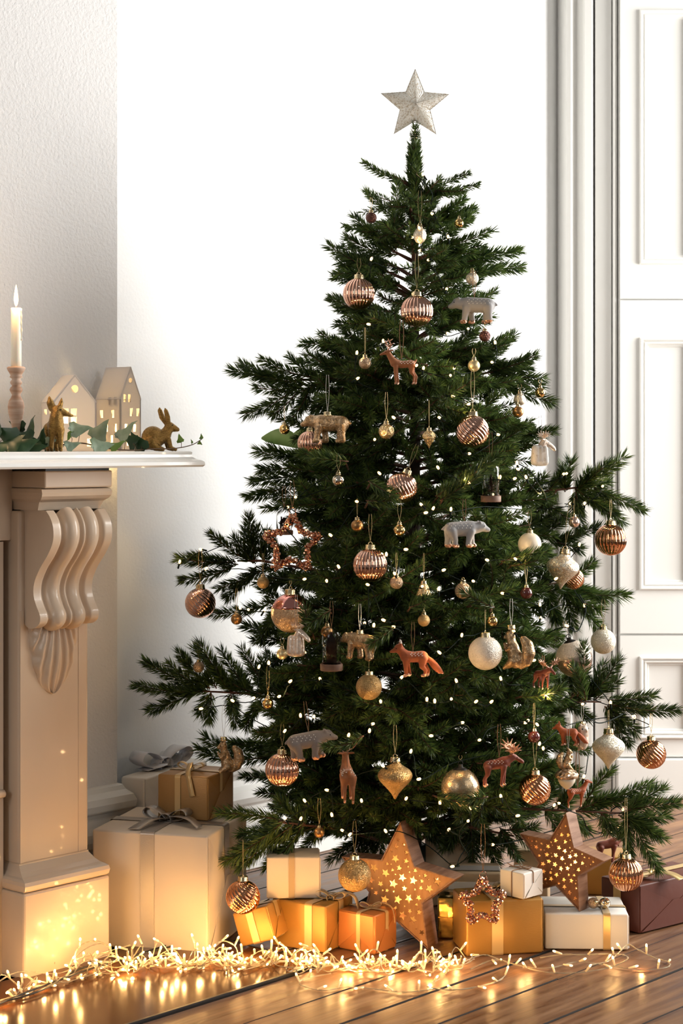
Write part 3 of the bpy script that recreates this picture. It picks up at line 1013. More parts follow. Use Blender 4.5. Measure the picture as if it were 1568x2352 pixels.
iv = thing('ivy_garland', 'trailing ivy garland with dark and pale leaves lying along the mantel shelf', 'garland', on_mantel(230, 0))
i0 = iv.location.copy()
sp_ = [(-40, 1030, .03), (40, 1032, .02), (110, 1030, .02), (150, 1021, .0), (190, 1018, -.02), (240, 1029, -.03), (300, 1034, -.04), (350, 1031, -.045), (400, 1030, -.05), (440, 1022, -.05), (464, 1008, -.05)]


def mp(px, py, v):
    u = u_at(px, v)
    w = W(u, v)
    return P(px, py, w.y)


pts = crom([mp(*a) - i0 for a in sp_], 8)
mk('stem', tube(pts, [.0022 - .0012 * k_ / len(pts) for k_ in range(len(pts))], 6), MT['ivy_stem'], iv, True)
pale = [(182, 985, -.04, .052, -75, 'p'), (230, 990, -.03, .056, -35, 'p'), (288, 990, -.04, .06, -40, 'p'), (165, 1022, -.06, .038, -60, 'p'), (232, 1025, -.06, .055, -70, 'p'), (268, 1022, -.06, .042, -55, 'y'),
        (318, 1018, -.03, .05, 35, 'd'), (300, 1012, -.02, .04, 60, 'd'), (162, 1000, -.03, .028, 170, 'y'), (113, 1015, -.03, .03, 160, 'p'), (413, 1008, -.05, .022, 15, 'y'), (440, 1014, -.05, .011, 20, 'y'), (462, 1003, -.05, .014, 10, 'y'), (458, 1018, -.05, .014, 120, 'y'),
        (68, 985, .0, .05, 5, 'd'), (42, 978, .02, .036, 70, 'd'), (15, 1000, -.02, .055, 60, 'd'), (-8, 985, 0, .05, 10, 'd'), (28, 1020, -.05, .055, -30, 'pd'), (52, 1024, -.05, .06, -60, 'pd'), (80, 1018, -.02, .045, 40, 'd'), (95, 1008, -.01, .04, -10, 'd'), (60, 1005, -.01, .045, 80, 'd'),
        (0, 1025, -.04, .06, -60, 'pd'), (120, 1025, .03, .04, -80, 'd'), (75, 1030, -.05, .05, -80, 'd'), (35, 1003, .03, .05, -20, 'd')]
for j, (px, py, v, L, ang, c) in enumerate(pale):
    b = mp(px, py, v)
    m = MT['ivy_pale'] if c == 'p' else MT['ivy_young'] if c == 'y' else MT['ivy_dark']
    L *= 1.2 if c in ('d', 'pd') else 1.08
    o = mk('leaf', ivy_leaf(L), m, iv, True)
    r = math.radians
    o.matrix_local = Matrix.Translation(b - i0) @ Matrix.Rotation(r(-ang), 4, 'Y') @ Matrix.Rotation(r(-35 + 20 * math.sin(j * 2.1)) , 4, 'Z') @ Matrix.Rotation(r(62 + 16 * math.sin(j * 1.3)), 4, 'X') @ Matrix.Translation((0, -L * .45, 0))
    tip = min(pts, key=lambda p_: (p_ - (b - i0)).length)
    if (tip - (b - i0)).length > .008:
        mk('leaf_stalk', tube([tip, (tip + b - i0) / 2 + Vector((.002, 0, .002)), b - i0], .0007, 5), MT['ivy_stem'], iv)


# ------------------------------------------------------------------ the tree's shape, shared by branches and ornaments
TX, TY = 950.0, 4.60                                 # trunk: pixel column and depth
TXW = (TX - CX) / FPX * TY
PROF = [(300, .02), (330, .04), (400, .11), (560, .19), (700, .21), (850, .33), (1050, .40), (1280, .46), (1600, .56), (1850, .55), (1980, .40), (2100, .3)]


def prof_py(py):
    for (a, ra), (b, rb) in zip(PROF, PROF[1:]):
        if py <= b: return ra + (rb - ra) * max(0, (py - a) / (b - a))
    return .3


def y_front(px, py, out=.96):
    """depth of the tree's front surface at a pixel"""
    r = prof_py(py) * out
    dx = abs(px - TX) / FPX * TY
    return TY - math.sqrt(max(.0, r * r - dx * dx)) - .015


OCC = []                                             # (px, py, radius, Y): nothing green may grow across these


def occ(px, py, r, Y): OCC.append((px, py, r, Y))


# ------------------------------------------------------------------ ornaments (unit-radius meshes, shared)
def sph(nl, ns, fn=None):
    prof = [(max(1e-3, math.cos(-PI / 2 + PI * k / nl)), math.sin(-PI / 2 + PI * k / nl)) for k in range(nl + 1)]
    return lathe(prof, ns, fn)


UM = {}


def umesh(key, geo, smooth=True):
    me = bpy.data.meshes.new(key)
    me.from_pydata([tuple(v) for v in geo[0]], [], geo[1])
    if smooth: me.polygons.foreach_set('use_smooth', [True] * len(me.polygons))
    UM[key] = me


def groove(x): return 1 - .055 * (abs(math.cos(x)) ** 6) + .012 * abs(math.sin(x))


umesh('ribbed', sph(30, 184, lambda a, t, z: 1 + (groove(a * 11.5) - 1) * min(1, 2.2 * (1 - abs(z) ** 3))))
umesh('swirl', sph(120, 144, lambda a, t, z: 1 + (groove((a + 1.15 * math.asin(max(-1, min(1, z)))) * 9) - 1) * 1.0 * min(1, 2.2 * (1 - abs(z) ** 3))))
umesh('ball', sph(22, 40))
umesh('onion', lathe([(.001, -1.28), (.05, -1.26), (.12, -1.12), (.22, -.95), (.42, -.70), (.70, -.42), (.92, -.16), (1.0, .06), (.97, .24), (.84, .42), (.60, .58), (.40, .70), (.30, .82), (.28, .95), (.001, .96)], 48))
umesh('spindle', lathe([(.001, -1.55), (.06, -1.50), (.22, -1.15), (.52, -.72), (.86, -.22), (1, .15), (.95, .42), (.74, .72), (.48, .92), (.34, 1.05), (.001, 1.06)], 32, lambda a, t, z: 1 + .03 * math.cos(6 * a)))
umesh('drop', lathe([(.001, -1.3), (.3, -1.22), (.62, -.98), (.90, -.55), (1, -.05), (.9, .42), (.66, .8), (.42, 1.02), (.3, 1.2), (.001, 1.21)], 32))
umesh('bell', lathe([(.001, -.80), (.9, -.82), (1.05, -.80), (.95, -.5), (.78, -.1), (.66, .3), (.52, .62), (.30, .8), (.001, .84)], 32))
umesh('cap', lathe([(.30, -.10), (.31, .02), (.285, .05), (.285, .22), (.26, .25), (.05, .26), (.001, .26)], 30, lambda a, t, z: 1 + .05 * math.cos(10 * a) * (z < .1) + .03 * math.cos(15 * a)))
umesh('cap_small', lathe([(.42, -.14), (.42, .05), (.36, .08), (.36, .34), (.33, .38), (.06, .40), (.001, .40)], 20, lambda a, t, z: 1 + .06 * math.cos(8 * a)))
umesh('cap_black', lathe([(.40, -.16), (.44, -.10), (.30, .02), (.13, .10), (.12, .22), (.001, .23)], 24))
umesh('hanger', tube([(.13 * math.cos(k * PI / 8), 0, .13 * math.sin(k * PI / 8) + .12) for k in range(16)], .022, 6, False, True))


def share(key, name, parent, m, scale=None, loc=None, rot=None):
    o = bpy.data.objects.new(name, UM[key])
    if not UM[key].materials: UM[key].materials.append(None)
    COL.objects.link(o)
    o.parent = parent
    o.material_slots[0].link = 'OBJECT'
    o.material_slots[0].material = m
    if scale: o.scale = scale
    if loc: o.location = loc
    if rot: o.rotation_euler = rot
    return o


def thread_geo(top, bot, r, split):
    a = Vector(bot)
    b = Vector(top)
    s1, s2 = Vector((split, 0, 0)), Vector((-split, 0, 0))
    m1 = a.lerp(b, .55) + s1
    m2 = a.lerp(b, .55) + s2
    return join(tube(crom([a, m1, b + s1 * .6], 3), r, 4), tube(crom([a, m2, b + s2 * .6], 3), r, 4))


def bauble(kind, px, py, r, m, label, group, th=60, capm='cap', name='bauble', out=.97, Y=None, tilt=0, vis=1.0, turn=None, wide=1.0, tm='thread', dY=0):
    """ornament centred on a pixel, r pixels in radius, hanging from th pixels above its cap"""
    Y = (Y or y_front(px, py, out)) + dY
    p = P(px, py, Y)
    s = r * Y / FPX
    name = {'onion': 'onion_ornament', 'spindle': 'spindle_ornament', 'drop': 'drop_ornament', 'bell': 'bell_ornament'}.get(kind, name)
    o = thing(name, label, 'ornament', p, (turn if turn is not None else RS.rand() * 6.28), group, s)
    o.rotation_euler = (0, tilt, 0) if tilt else (0, 0, o.rotation_euler.z)
    top = {'onion': .93, 'spindle': 1.02, 'drop': 1.17, 'bell': .80}.get(kind, .97)
    share(kind, 'glass', o, m, (wide, wide, 1) if wide != 1 else None)
    small = r < 20
    ck = 'cap_black' if capm == 'cap_black' else ('cap_small' if small else 'cap')
    share(ck, 'cap', o, MT[capm], loc=(0, 0, top))
    h = top + (.40 if small else .25)
    share('hanger', 'hanger_ring', o, MT['cap'] if capm == 'cap' else MT[capm], (1.5, 1.5, 1.5) if small else (1, 1, 1), (0, 0, h - .1))
    if th:
        t = mk('thread', thread_geo((0, 0, h + .2 + th / r), (0, 0, h + .2), .55 / r, 4.5 / r), MT[tm], o)
    if vis:
        occ(px, py, r * vis * (1.05 if kind != 'onion' else 1.15), Y)
        if vis >= 1:
            occ(px, py - r * (top + .25), r * .42, Y)
    return o


RIB, SWL = 'ribbed copper glass baubles', 'swirled copper glass baubles'
SM = 'small round baubles'
GL = 'glitter baubles'
C, CD = MT['copper'], MT['copper_deep']
bauble('ribbed', 824, 675, 36.5, C, 'ribbed copper bauble high on the tree, hanging over the pale wall beside thin twigs', RIB, 30, turn=.1)
bauble('ribbed', 957, 715, 37, C, 'ribbed copper bauble high in the middle of the tree, above the antlered deer', RIB, 80, turn=.3)
bauble('ribbed', 850, 1298, 39, C, 'ribbed copper bauble at the middle of the tree, below the small bronze and gold balls', RIB, 62, turn=.5)
bauble('ribbed', 1402, 1240, 36.5, CD, 'ribbed amber copper bauble hanging in front of the white door below a long branch', RIB, 40, turn=.9)
bauble('ribbed', 648, 1768, 39, C, 'ribbed copper bauble low on the tree, beside the grey-brown bear', RIB, 50, turn=.2)
bauble('ribbed', 1437, 2008, 39, CD, 'ribbed copper bauble hanging lowest, in front of the rust brown gift', RIB, 120, turn=.7, Y=4.28)
bauble('ribbed', 712, 1018, 29, C, 'ribbed copper bauble half hidden by needles, below the gold glass bear', RIB, 20, turn=.4, vis=.55, dY=.06)
bauble('swirl', 1085, 991, 38, C, 'large swirled rose copper bauble in the upper part of the tree', SWL, 90)
bauble('swirl', 922, 1120, 36, C, 'tilted swirled copper bauble partly behind needles at the middle of the tree', SWL, 55, tilt=.35, vis=.8)
bauble('swirl', 460, 1385, 35, C, 'swirled copper bauble hanging over the white wall at the far left branch', SWL, 75)
bauble('swirl', 558, 2060, 39, CD, 'swirled copper bauble hanging lowest beside the big cream gift', SWL, 75, Y=4.12)
bauble('swirl', 1228, 1813, 36.5, CD, 'swirled amber copper bauble low on the tree, below the dark brown shiny ball', SWL, 85)
bauble('swirl', 1495, 1732, 34, CD, 'swirled amber copper bauble at the outermost branch tip before the door', SWL, 45)
bauble('swirl', 1317, 1330, 24, CD, 'copper bauble peeping out behind the frosted onion-shaped ornament', SWL, 0, dY=.08, vis=.7)
bauble('ball', 1114, 1500, 39, MT['gl_champ'], 'large pale champagne glitter bauble right of the orange fox', GL, 60)
bauble('ball', 1385, 1473, 29, MT['gl_white'], 'white glitter bauble hanging against the white door', GL, 55)
bauble('ball', 847, 1578, 30, MT['gl_gold'], 'gold glitter bauble with a silver cap below the gold glass bear cub', GL, 60)
bauble('ball', 814, 2010, 38, MT['gl_gold'], 'gold glitter bauble hanging low in front of the large wooden star', GL, 70, Y=4.12)
bauble('ball', 1057, 1808, 44, MT['mercury_soft'], 'big mottled gold bauble with glitter top, low on the tree', GL, 10, capm='cap_black', vis=.95)
o = bauble('ball', 667, 1408, 45, MT['gl_fine'], 'big bauble with glossy pink top and glittered lower half', GL, 10, vis=.95)
mk('pink_top', lathe([(max(1e-3, 1.012 * math.cos(a)), 1.012 * math.sin(a)) for a in [.26 + k * (PI / 2 - .26) / 12 for k in range(13)]], 40), MT['pink'], o, True)['label'] = 'glossy pink upper half'
o = bauble('ball', 1318, 1513, 42, MT['pearl_pink'], 'big pearly gold bauble with a black cap behind a spruce twig', GL, 30, capm='cap_black', tilt=-.25, vis=.6)
mk('glitter_top', lathe([(max(1e-3, 1.012 * math.cos(a)), 1.012 * math.sin(a)) for a in [.15 + k * (PI / 2 - .15) / 12 for k in range(13)]], 40), MT['gl_champ'], o, True)
bauble('ball', 1216, 1250, 27, MT['cream'], 'cream bauble with only its upper half showing above a twig', GL, 40, vis=.7, dY=.03)
bauble('ball', 1063, 1357, 19, MT['gl_bronze'], 'apricot glitter bauble half covered by needles near the middle', GL, 0, vis=.7, dY=.05)
ON = 'onion-shaped ornaments'
bauble('onion', 907, 1785, 40, MT['gl_gold'], 'gold glitter onion-shaped ornament low in the middle of the tree', ON, 65, vis=1)
bauble('onion', 1397, 1718, 38, MT['gl_white'], 'cream glitter onion-shaped ornament hanging in front of the white door', ON, 35, vis=1)
bauble('onion', 1292, 1305, 38, MT['mercury_pale'], 'tilted frosted white onion-shaped ornament in front of the door trim', ON, 95, tilt=.12, vis=.9)
for px, py, r, m, lab, th in [
    (852, 500, 13, 'gl_brown', 'dark brown glitter ball near the top of the tree', 26),
    (1113, 772, 13, 'gl_brown', 'dark brown glitter ball below the upper grey bear', 28),
    (838, 834, 14, 'gl_bronze', 'bronze glitter ball beside the antlered deer', 60),
    (1088, 840, 14, 'gold_matte', 'matt pale gold ball right of the antlered deer', 18),
    (1054, 513, 11, 'gold', 'small gold ball half behind a twig near the treetop', 0),
    (653, 986, 12, 'gold', 'shiny gold ball hanging over the white wall left of the glass bear', 35),
    (777, 1103, 14, 'silver', 'champagne silver ball right below the glass bear', 35),
    (820, 1207, 14, 'bronze', 'matt bronze ball above the middle ribbed bauble', 40),
    (917, 1218, 14, 'gold', 'shiny gold ball below the tilted swirled bauble', 45),
    (1318, 1199, 13, 'pearl_pink', 'pinkish pearl ball under the long branch before the door trim', 35),
    (604, 1338, 14, 'gl_gold', 'gold glitter ball left of the copper bead star', 45),
    (543, 1422, 13, 'bronze', 'matt bronze ball under a twig over the white wall', 50),
    (910, 1338, 15, 'gl_bronze', 'sparkling champagne ball right of the middle ribbed bauble', 45),
    (973, 1425, 14, 'gl_gold', 'gold glitter ball above the orange fox', 30),
    (1130, 1427, 13, 'gold', 'shiny gold ball just above the pale champagne bauble', 20),
    (1208, 1362, 14, 'maroon', 'dark maroon glossy ball on the sunlit side', 55),
    (751, 1451, 14, 'bronze', 'matt bronze ball in front of the glass dome with a star', 22),
    (648, 1502, 13, 'gold_matte', 'matt gold ball below the frosted deer bust', 18),
    (456, 1532, 13, 'gl_bronze', 'champagne and gold ball on the long low branch over the wall', 40),
    (615, 1616, 13, 'gold', 'copper gold ball deep in the lower branches', 65),
    (1226, 1692, 14, 'maroon', 'dark brown glossy ball above the amber swirled bauble', 55),
    (733, 1912, 12, 'bronze', 'dim bronze ball under the lowest branches', 60),
    (1189, 946, 13, 'bronze', 'matt bronze ball at the sunlit edge of the upper tree', 18),
    (1240, 902, 12, 'gold', 'gold ball resting behind a bright branch tip', 12)]:
    bauble('ball', px, py, r, MT[m], lab, SM, th)
MG = 'mottled gold glass ornaments'
bauble('ball', 887, 991, 18, MT['mercury'], 'mottled gold glass ball right of the glass bear', MG, 62)
bauble('spindle', 985, 1005, 16, MT['mercury'], 'mottled gold glass spindle ornament left of the big swirled bauble', MG, 60)
bauble('drop', 964, 540, 15.5, MT['mercury_pale'], 'mottled glass drop ornament near the top of the trunk', MG, 75)
bauble('ball', 1084, 640, 15, MT['mercury_pale'], 'mottled pale glass ball behind twigs above the upper bear', MG, 0, vis=.8)
bauble('ball', 1193, 918, 14, MT['mercury_pale'], 'mottled pale glass ball behind the matt bronze ball', MG, 14, dY=.05)
bauble('bell', 973, 1354, 17, MT['mercury'], 'mottled gold glass bell beside lights at the middle of the tree', MG, 60)


# ------------------------------------------------------------------ animals on the tree
def animal(key, name, label, m, px, py, hgt, face, group, th=60, spots=None, paw=None, eye=None, extra=None, unit_h=None, dY=0, vis=1, capm=None, tm='twine', out=1.0, roll=0, cut=.075, hx=0):
    """figure whose box is centred on a pixel, hgt pixels tall; face = turn about the vertical (0 looks along +x)"""
    Y = y_front(px, py, out) + dY
    me0 = animal_mesh(key)
    zs = [v.co.z for v in me0.vertices]
    H = unit_h or (max(zs) - min(zs))
    s = hgt * Y / FPX / H
    base = P(px, py + hgt / 2, Y)
    a = thing(name, label, 'ornament', base, face, group, s)
    if roll: a.rotation_euler = (0, roll, face)
    if key == 'deer': a.scale = (s * 1.22, s * 1.2, s)
    if key == 'moose': a.scale = (s * 1.08, s * 1.1, s)
    me = me0.copy()
    me.materials.append(m)
    if paw:
        me.materials.append(MT['gl_copper'])
        for p in me.polygons:
            if p.center.z < cut: p.material_index = 1
    link('body', me, a)
    if spots:
        mk('spots', spots_mesh(me0, spots[0], spots[1]), MT['a_white'], a)['kind'] = 'stuff'
    if eye: eyes(me0, eye[0], eye[1], eye[2], a)
    if extra: mk(extra[0], extra[1], extra[2], a, True)
    tz = max(v.co.z for v in me0.vertices if abs(v.co.x - hx) < .12)
    if capm:
        share('cap', 'cap', a, MT['cap'], (.28, .28, .28), (hx, 0, tz - .01))
        tz += .06
    if th:
        k = 1 / (s * FPX / Y)
        mk('thread', thread_geo((hx, 0, tz + th * k), (hx, 0, tz - .02), (.8 if tm == 'twine' else .55) * k, 4 * k), MT[tm], a)
    if vis:
        W_ = hgt * .62 * vis
        for dx in (-.55, 0, .55) if key in ('bear', 'fox', 'moose', 'deer') else (0,):
            occ(px + dx * W_ * 1.4 * abs(math.cos(face)), py, hgt * .5 * vis, Y)
    return a


row = lambda xs, zs: [(x + (.03 if i % 2 else 0), z) for i, z in enumerate(zs) for x in xs]
bspots = (row([-.36, -.27, -.18, -.09, 0, .09], [.44, .485, .525]), .011)
BG = 'grey bear figures'
animal('bear', 'bear_ornament', 'grey flocked bear figure facing left, high on the sunlit side', MT['a_grey'], 1089, 713, 62, PI - .25, BG, 60, bspots, True, (.43, .475, .012))
animal('bear', 'bear_ornament', 'grey flocked bear figure facing right, at the middle of the tree', MT['a_grey'], 1066, 1227, 62, .2, BG, 50, bspots, True, (.43, .475, .012))
animal('bear', 'bear_ornament', 'grey-brown bear figure with pale dashes on its back, low in the shade', MT['a_greydark'], 716, 1712, 66, .1, BG, 70, bspots, True, (.43, .475, .012), roll=-.12)
animal('bear', 'bear_ornament', 'gold glass bear facing left with silver thread, above the half-hidden ribbed bauble', MT['a_glassgold'], 752, 985, 66, PI - .3, 'glass bears', 85, capm=1, tm='thread_silver')
animal('bear', 'bear_ornament', 'dark gold glass bear cub left of the orange fox', MT['a_glassgold'], 826, 1484, 62, PI - .75, 'glass bears', 60, capm=1, tm='thread_silver')
dsp = (row([-.26, -.19, -.12, -.05, .02], [.555, .59, .62]), .012)
animal('deer', 'deer_ornament', 'brown spotted deer figure with pale antlers, below the upper ribbed bauble', MT['a_brown'], 922, 843, 80, PI + .15, 'deer figures', 90, dsp, True, (.36, .855, .011), ('antlers', antler_geo(.31, .89, 1.05), MT['gl_copper']), cut=.06)
animal('deer', 'deer_ornament', 'brown spotted deer figure seen from behind, hanging low in the tree', MT['a_brown'], 797, 1785, 106, PI / 2 + .1, 'deer figures', 60, dsp, True, None, ('antlers', antler_geo(.29, .90, .75), MT['gl_copper']), cut=.06)
animal('deer', 'deer_ornament', 'red-brown fawn figure with white spots, half hidden beside the acorn ornament', MT['a_fox'], 1326, 1822, 62, .4, 'deer figures', 80, dsp, True, None, dY=.04, vis=.7, cut=.06)
fsp = (row([-.20, -.12, -.04, .04], [.50, .53, .555]), .014)
animal('fox', 'fox_ornament', 'orange fox figure with white spots, standing left-facing at the middle of the tree', MT['a_fox'], 948, 1512, 84, PI + .1, 'fox figures', 66, fsp, True, (.40, .665, .012), ('ear_tips', join(*[cap_((.292, y * .082, .80), .028, (.29, y * .086, .855), .009, 8) for y in (1, -1)]), MT['a_white']))
animal('fox', 'fox_ornament', 'orange fox figure hanging behind needles beside the glass owl', MT['a_fox'], 1303, 1684, 56, PI, 'fox figures', 0, None, True, None, dY=.05, vis=.6)
msp = (row([-.28, -.20, -.12, -.04, .04], [.60, .635, .67]), .012)
palm = ('antlers', palm_geo(.31, .82, 1.3), MT['gl_copper'])
animal('moose', 'moose_ornament', 'red-brown moose figure with copper antlers, facing right, low on the tree', MT['a_moose'], 1146, 1768, 76, .12, 'moose figures', 75, msp, True, (.43, .735, .012), palm, cut=.06)
animal('moose', 'moose_ornament', 'red-brown moose figure with pink antlers, seen head-on on the sunlit side', MT['a_moose'], 1247, 1556, 52, -.9, 'moose figures', 30, None, True, (.43, .735, .014), palm, vis=.8, cut=.06)
animal('moose', 'moose_ornament', 'red-brown moose figure hanging lowest, over the floor by the gold box', MT['a_moose'], 1400, 1950, 66, .2, 'moose figures', 40, None, True, None, ('antlers', palm_geo(.31, .82, .7), MT['gl_copper']), vis=.5, cut=.06)


def bust(px, py, hgt, label, m, hm, face, th, palmate=True):
    """flat-bottomed glass moose: body block with a modelled head and antlers"""
    Y = y_front(px, py) - .07
    s = hgt * Y / FPX
    a = thing('moose_ornament', label, 'ornament', P(px, py + hgt / 2, Y), face, 'glass moose ornaments', s)
    if 'bust' not in MESH:
        MESH['bust'] = body('bust', [cap_((x, y, .13), .13, (x * .9, y * .8, .50), .12) for x in (-.14, 0, .12) for y in (-.06, .06)] + [ell((-.01, 0, .05), .25, .17, .06)], .016, 4)
        MESH['bust_head'] = body('bust_head', chain([(.04, 0, .52, .14), (.12, 0, .70, .11), (.28, 0, .62, .08), (.40, 0, .52, .070), (.43, 0, .48, .055)]) + sym([(.08, .09, .78, .03), (.03, .17, .78, .02)]), .014, 5)
    link('body', MESH['bust'].copy(), a, m)
    link('head', MESH['bust_head'].copy(), a, hm)
    eyes(MESH['bust_head'], .24, .675, .014, a)
    mk('antlers', palm_geo(.12, .78, 1.0), hm, a, True)
    k = 1 / (s * FPX / Y)
    mk('thread', thread_geo((.0, 0, .72 + th * k), (.0, 0, .64), .5 * k, 4 * k), MT['thread_silver'], a)
    occ(px, py, hgt * .5, Y)
    return a


bust(1240, 1031, 78, 'iced white glass moose with a pink head, facing the door trim', MT['a_ice'], MT['a_glass'], .15, 60)
bust(680, 1468, 80, 'frosted pink glass moose standing upright below the half-pink bauble', MT['a_glass'], MT['a_glass'], -.55, 85)
GS = 'gold glass squirrels'
animal('squirrel', 'squirrel_ornament', 'gold glass squirrel sitting upright over the bronze gift', MT['a_glassgold'], 521, 1737, 78, PI + .1, GS, 75, eye=(.16, .70, .016), capm=1, tm='thread_silver', hx=.08, out=.9)
animal('squirrel', 'squirrel_ornament', 'gold glass squirrel right of the pale champagne bauble', MT['a_glassgold'], 1182, 1490, 96, PI - .5, GS, 60, eye=(.16, .70, .016), capm=1, tm='thread_silver', hx=.08)
animal('owl', 'owl_ornament', 'pale glass owl behind twigs left of the cream onion-shaped ornament', MT['a_glass'], 1337, 1692, 66, -PI / 2 + .6, None, 40, eye=(.16, .84, .03), capm=1, tm='thread_silver', dY=.03, vis=.85)
# acorn ornament
Y = y_front(1301, 1765)
s = 98 * Y / FPX
a = thing('acorn_ornament', 'glass acorn ornament with a squirrel on its glittered cup and cream nut below', 'ornament', P(1301, 1814, Y), .3, None, s)
mk('nut', lathe([(.001, 0), (.04, .02), (.14, .10), (.20, .20), (.22, .30), (.001, .31)], 28), MT['cream'], a, True)
mk('cup', lathe([(.20, .27), (.27, .29), (.28, .36), (.22, .44), (.10, .50), (.001, .51)], 28), MT['gl_bronze'], a, True)
o = link('squirrel', animal_mesh('squirrel').copy(), a, MT['a_glassgold'])
o.scale = (.62,) * 3; o.location = (0, 0, .46)
mk('thread', thread_geo((.04, 0, 1.7), (.04, 0, .93), .006, .03), MT['thread_silver'], a)
occ(1301, 1765, 48, Y); occ(1301, 1735, 28, Y); occ(1301, 1795, 28, Y)


# ------------------------------------------------------------------ glass domes
def cloche(px, py, w, hgt, label, scene, th, vis=1, dY=0):
    Y = y_front(px, py) + dY
    k = Y / FPX
    c = thing('dome_ornament', label, 'ornament', P(px, py + hgt / 2, Y), 0, 'glass dome ornaments')
    r, H = w / 2 * k, hgt * k
    b = .16 * H
    mk('wooden_base', lathe([(r * .98, 0), (r * 1.0, .002), (r * 1.0, b * .9), (r * .96, b), (.001, b)], 32), MT['cloche_wood'], c, True)
    gr = r * .84
    pr = [(gr, b), (gr, H - gr)] + [(gr * math.cos(t), H - gr + gr * math.sin(t)) for t in (.25, .5, .75, 1.0, 1.25, 1.45, 1.56)]
    inn = [(x * .955, z - (.0 if i < 1 else .0006)) for i, (x, z) in enumerate(pr)][::-1]
    mk('glass_dome', lathe(pr + inn, 32), MT['glass'], c, True)
    if scene == 'tree':
        g = [tube([(0, 0, b), (0, 0, b + H * .5)], .0007, 5)]
        for i in range(6):
            z = b + H * (.10 + .075 * i)
            g.append(lathe([(gr * (.55 - .075 * i), z), (.0006, z + H * .085)], 9))
        mk('little_fir', join(*g), MT['cloche_scene'], c)
    else:
        hw, hh = gr * .55, H * (.34 if scene == 'house' else .5)
        h = panel('cutout_house', [(-hw, b), (hw, b), (hw, b + hh), (0, b + hh * 1.45), (-hw, b + hh)], [rect(-hw * .55, b + hh * .2, hw * .35, hh * .22), rect(hw * .15, b + hh * .2, hw * .35, hh * .22), rect(-hw * .3, b + hh * .65, hw * .6, hh * .12)] if scene == 'house' else [star_pts(hw * .38, hw * .16, 0, hw * .1, b + hh * .35)], .002, c, MT['cloche_scene'])
        mk('chimney', box(-hw * .8, -hw * .45, 0, .003, b + hh, b + hh * 1.5), MT['cloche_scene'], c)
    l = mk('led', lathe([(.0006, b), (.0018, b + .0015), (.0018, b + .004), (.0004, b + .0055)], 8), MT['bulb_tree'], c, True)
    l.location = (gr * .3, gr * .35, 0)
    mk('thread', thread_geo((0, 0, H + th * k), (0, 0, H), .0008, .004), MT['twine'], c)
    for f in (-.25, .1, .35): occ(px, py + hgt * f, w * .55 * vis, Y)


cloche(1127, 1107, 47, 92, 'glass dome ornament with a little fir on a wooden base, sunlit side', 'tree', 70)
cloche(652, 1197, 42, 62, 'glass dome ornament with a cut-out house, behind the copper bead star', 'house', 50, vis=.9, dY=.03)
cloche(761, 1490, 52, 100, 'glass dome ornament with a glowing star, left of the glass bear cub', 'star', 60)


# ------------------------------------------------------------------ copper bead stars
def bead_star(px, py, w, label, th, Y, rot=0):
    k = Y / FPX
    R = w / 2 / .951 * k
    a = thing('bead_star', label, 'ornament', P(px, py, Y), .1, 'copper bead stars')
    pts = [Vector((x, 0, z)) for x, z in star_pts(R, R * .52, rot)]
    g = []
    rnd = random.Random(3)
    for i, p in enumerate(pts):
        q = pts[(i + 1) % 10]
        n = max(4, int((q - p).length / .0032))
        for j in range(n):
            for c in range(3):
                t = (j + rnd.random()) / n
                th_ = rnd.random() * 2 * PI
                off = Vector((0, math.cos(th_), 0)) + (q - p).normalized().cross(Vector((0, 1, 0))) * math.sin(th_)
                cpt = p.lerp(q, t) + off * (.0062 if c else .003)
                r = .0034 + .0012 * rnd.random()
                m = Matrix.Translation(cpt) @ Matrix.Rotation(rnd.random() * 6, 4, (rnd.random(), rnd.random(), rnd.random() + .1))
                g.append(xf(lathe([(r * .38, -r * .9), (r * .92, -r * .38), (r * .92, r * .38), (r * .38, r * .9)], 6), m))
    mk('beads', join(*g), MT['bead'], a)['kind'] = 'stuff'
    mk('wire_frame', tube(pts, .0012, 5, closed=True), MT['copper'], a)
    mk('ring', tube([(8 * k * math.cos(t * PI / 8), 0, R * 1.02 + 7 * k + 8 * k * math.sin(t * PI / 8)) for t in range(16)], .0009, 5, closed=True), MT['copper'], a)
    mk('thread', thread_geo((0, 0, R * 1.02 + (th + 14) * k), (0, 0, R * 1.02 + 14 * k), .0008, .005), MT['twine'], a)
    for i in range(10):
        p, q = pts[i], pts[(i + 1) % 10]
        for t in (0, .5):
            c = p.lerp(q, t)
            occ(px + c.x / k, py - c.z / k, 13, Y)


bead_star(671, 1250, 128, 'copper bead star ornament hanging in the middle of the shaded side', 65, y_front(671, 1250), .03)
bead_star(1109, 2072, 104, 'copper bead star ornament hanging in front of the gold gift', 110, 4.12, .0)

# ------------------------------------------------------------------ star on top of the tree
Y = TY
k = Y / FPX
tp = thing('tree_topper', 'silver openwork star on a wire coil at the very top of the tree', 'tree topper', P(953, 241, Y), .06)
R = 83 * k
V, F = [], []
sp_ = [Vector((x, 0, z)) for x, z in star_pts(R, R * .44)]
NR = 12
for side in (-1, 1):
    apex = Vector((0, side * .022, 0))
    for i in range(10):
        p, q = sp_[i], sp_[(i + 1) % 10]
        b0 = len(V)
        for a_ in range(NR + 1):
            t = a_ / NR
            e = p.lerp(q, t)
            for b_ in (0, .33, .66, 1):
                x = apex.lerp(e, b_)
                V.append(x + Vector((0, side * (.0016 if a_ % 2 else 0) * (.3 + b_) * (b_ < 1), 0)))
        for a_ in range(NR):
            for b_ in range(3):
                f = (b0 + a_ * 4 + b_, b0 + a_ * 4 + 4 + b_, b0 + a_ * 4 + 5 + b_, b0 + a_ * 4 + 1 + b_)
                F.append(f if side > 0 else f[::-1])
mk('star', (V, F), MT['topper'], tp)
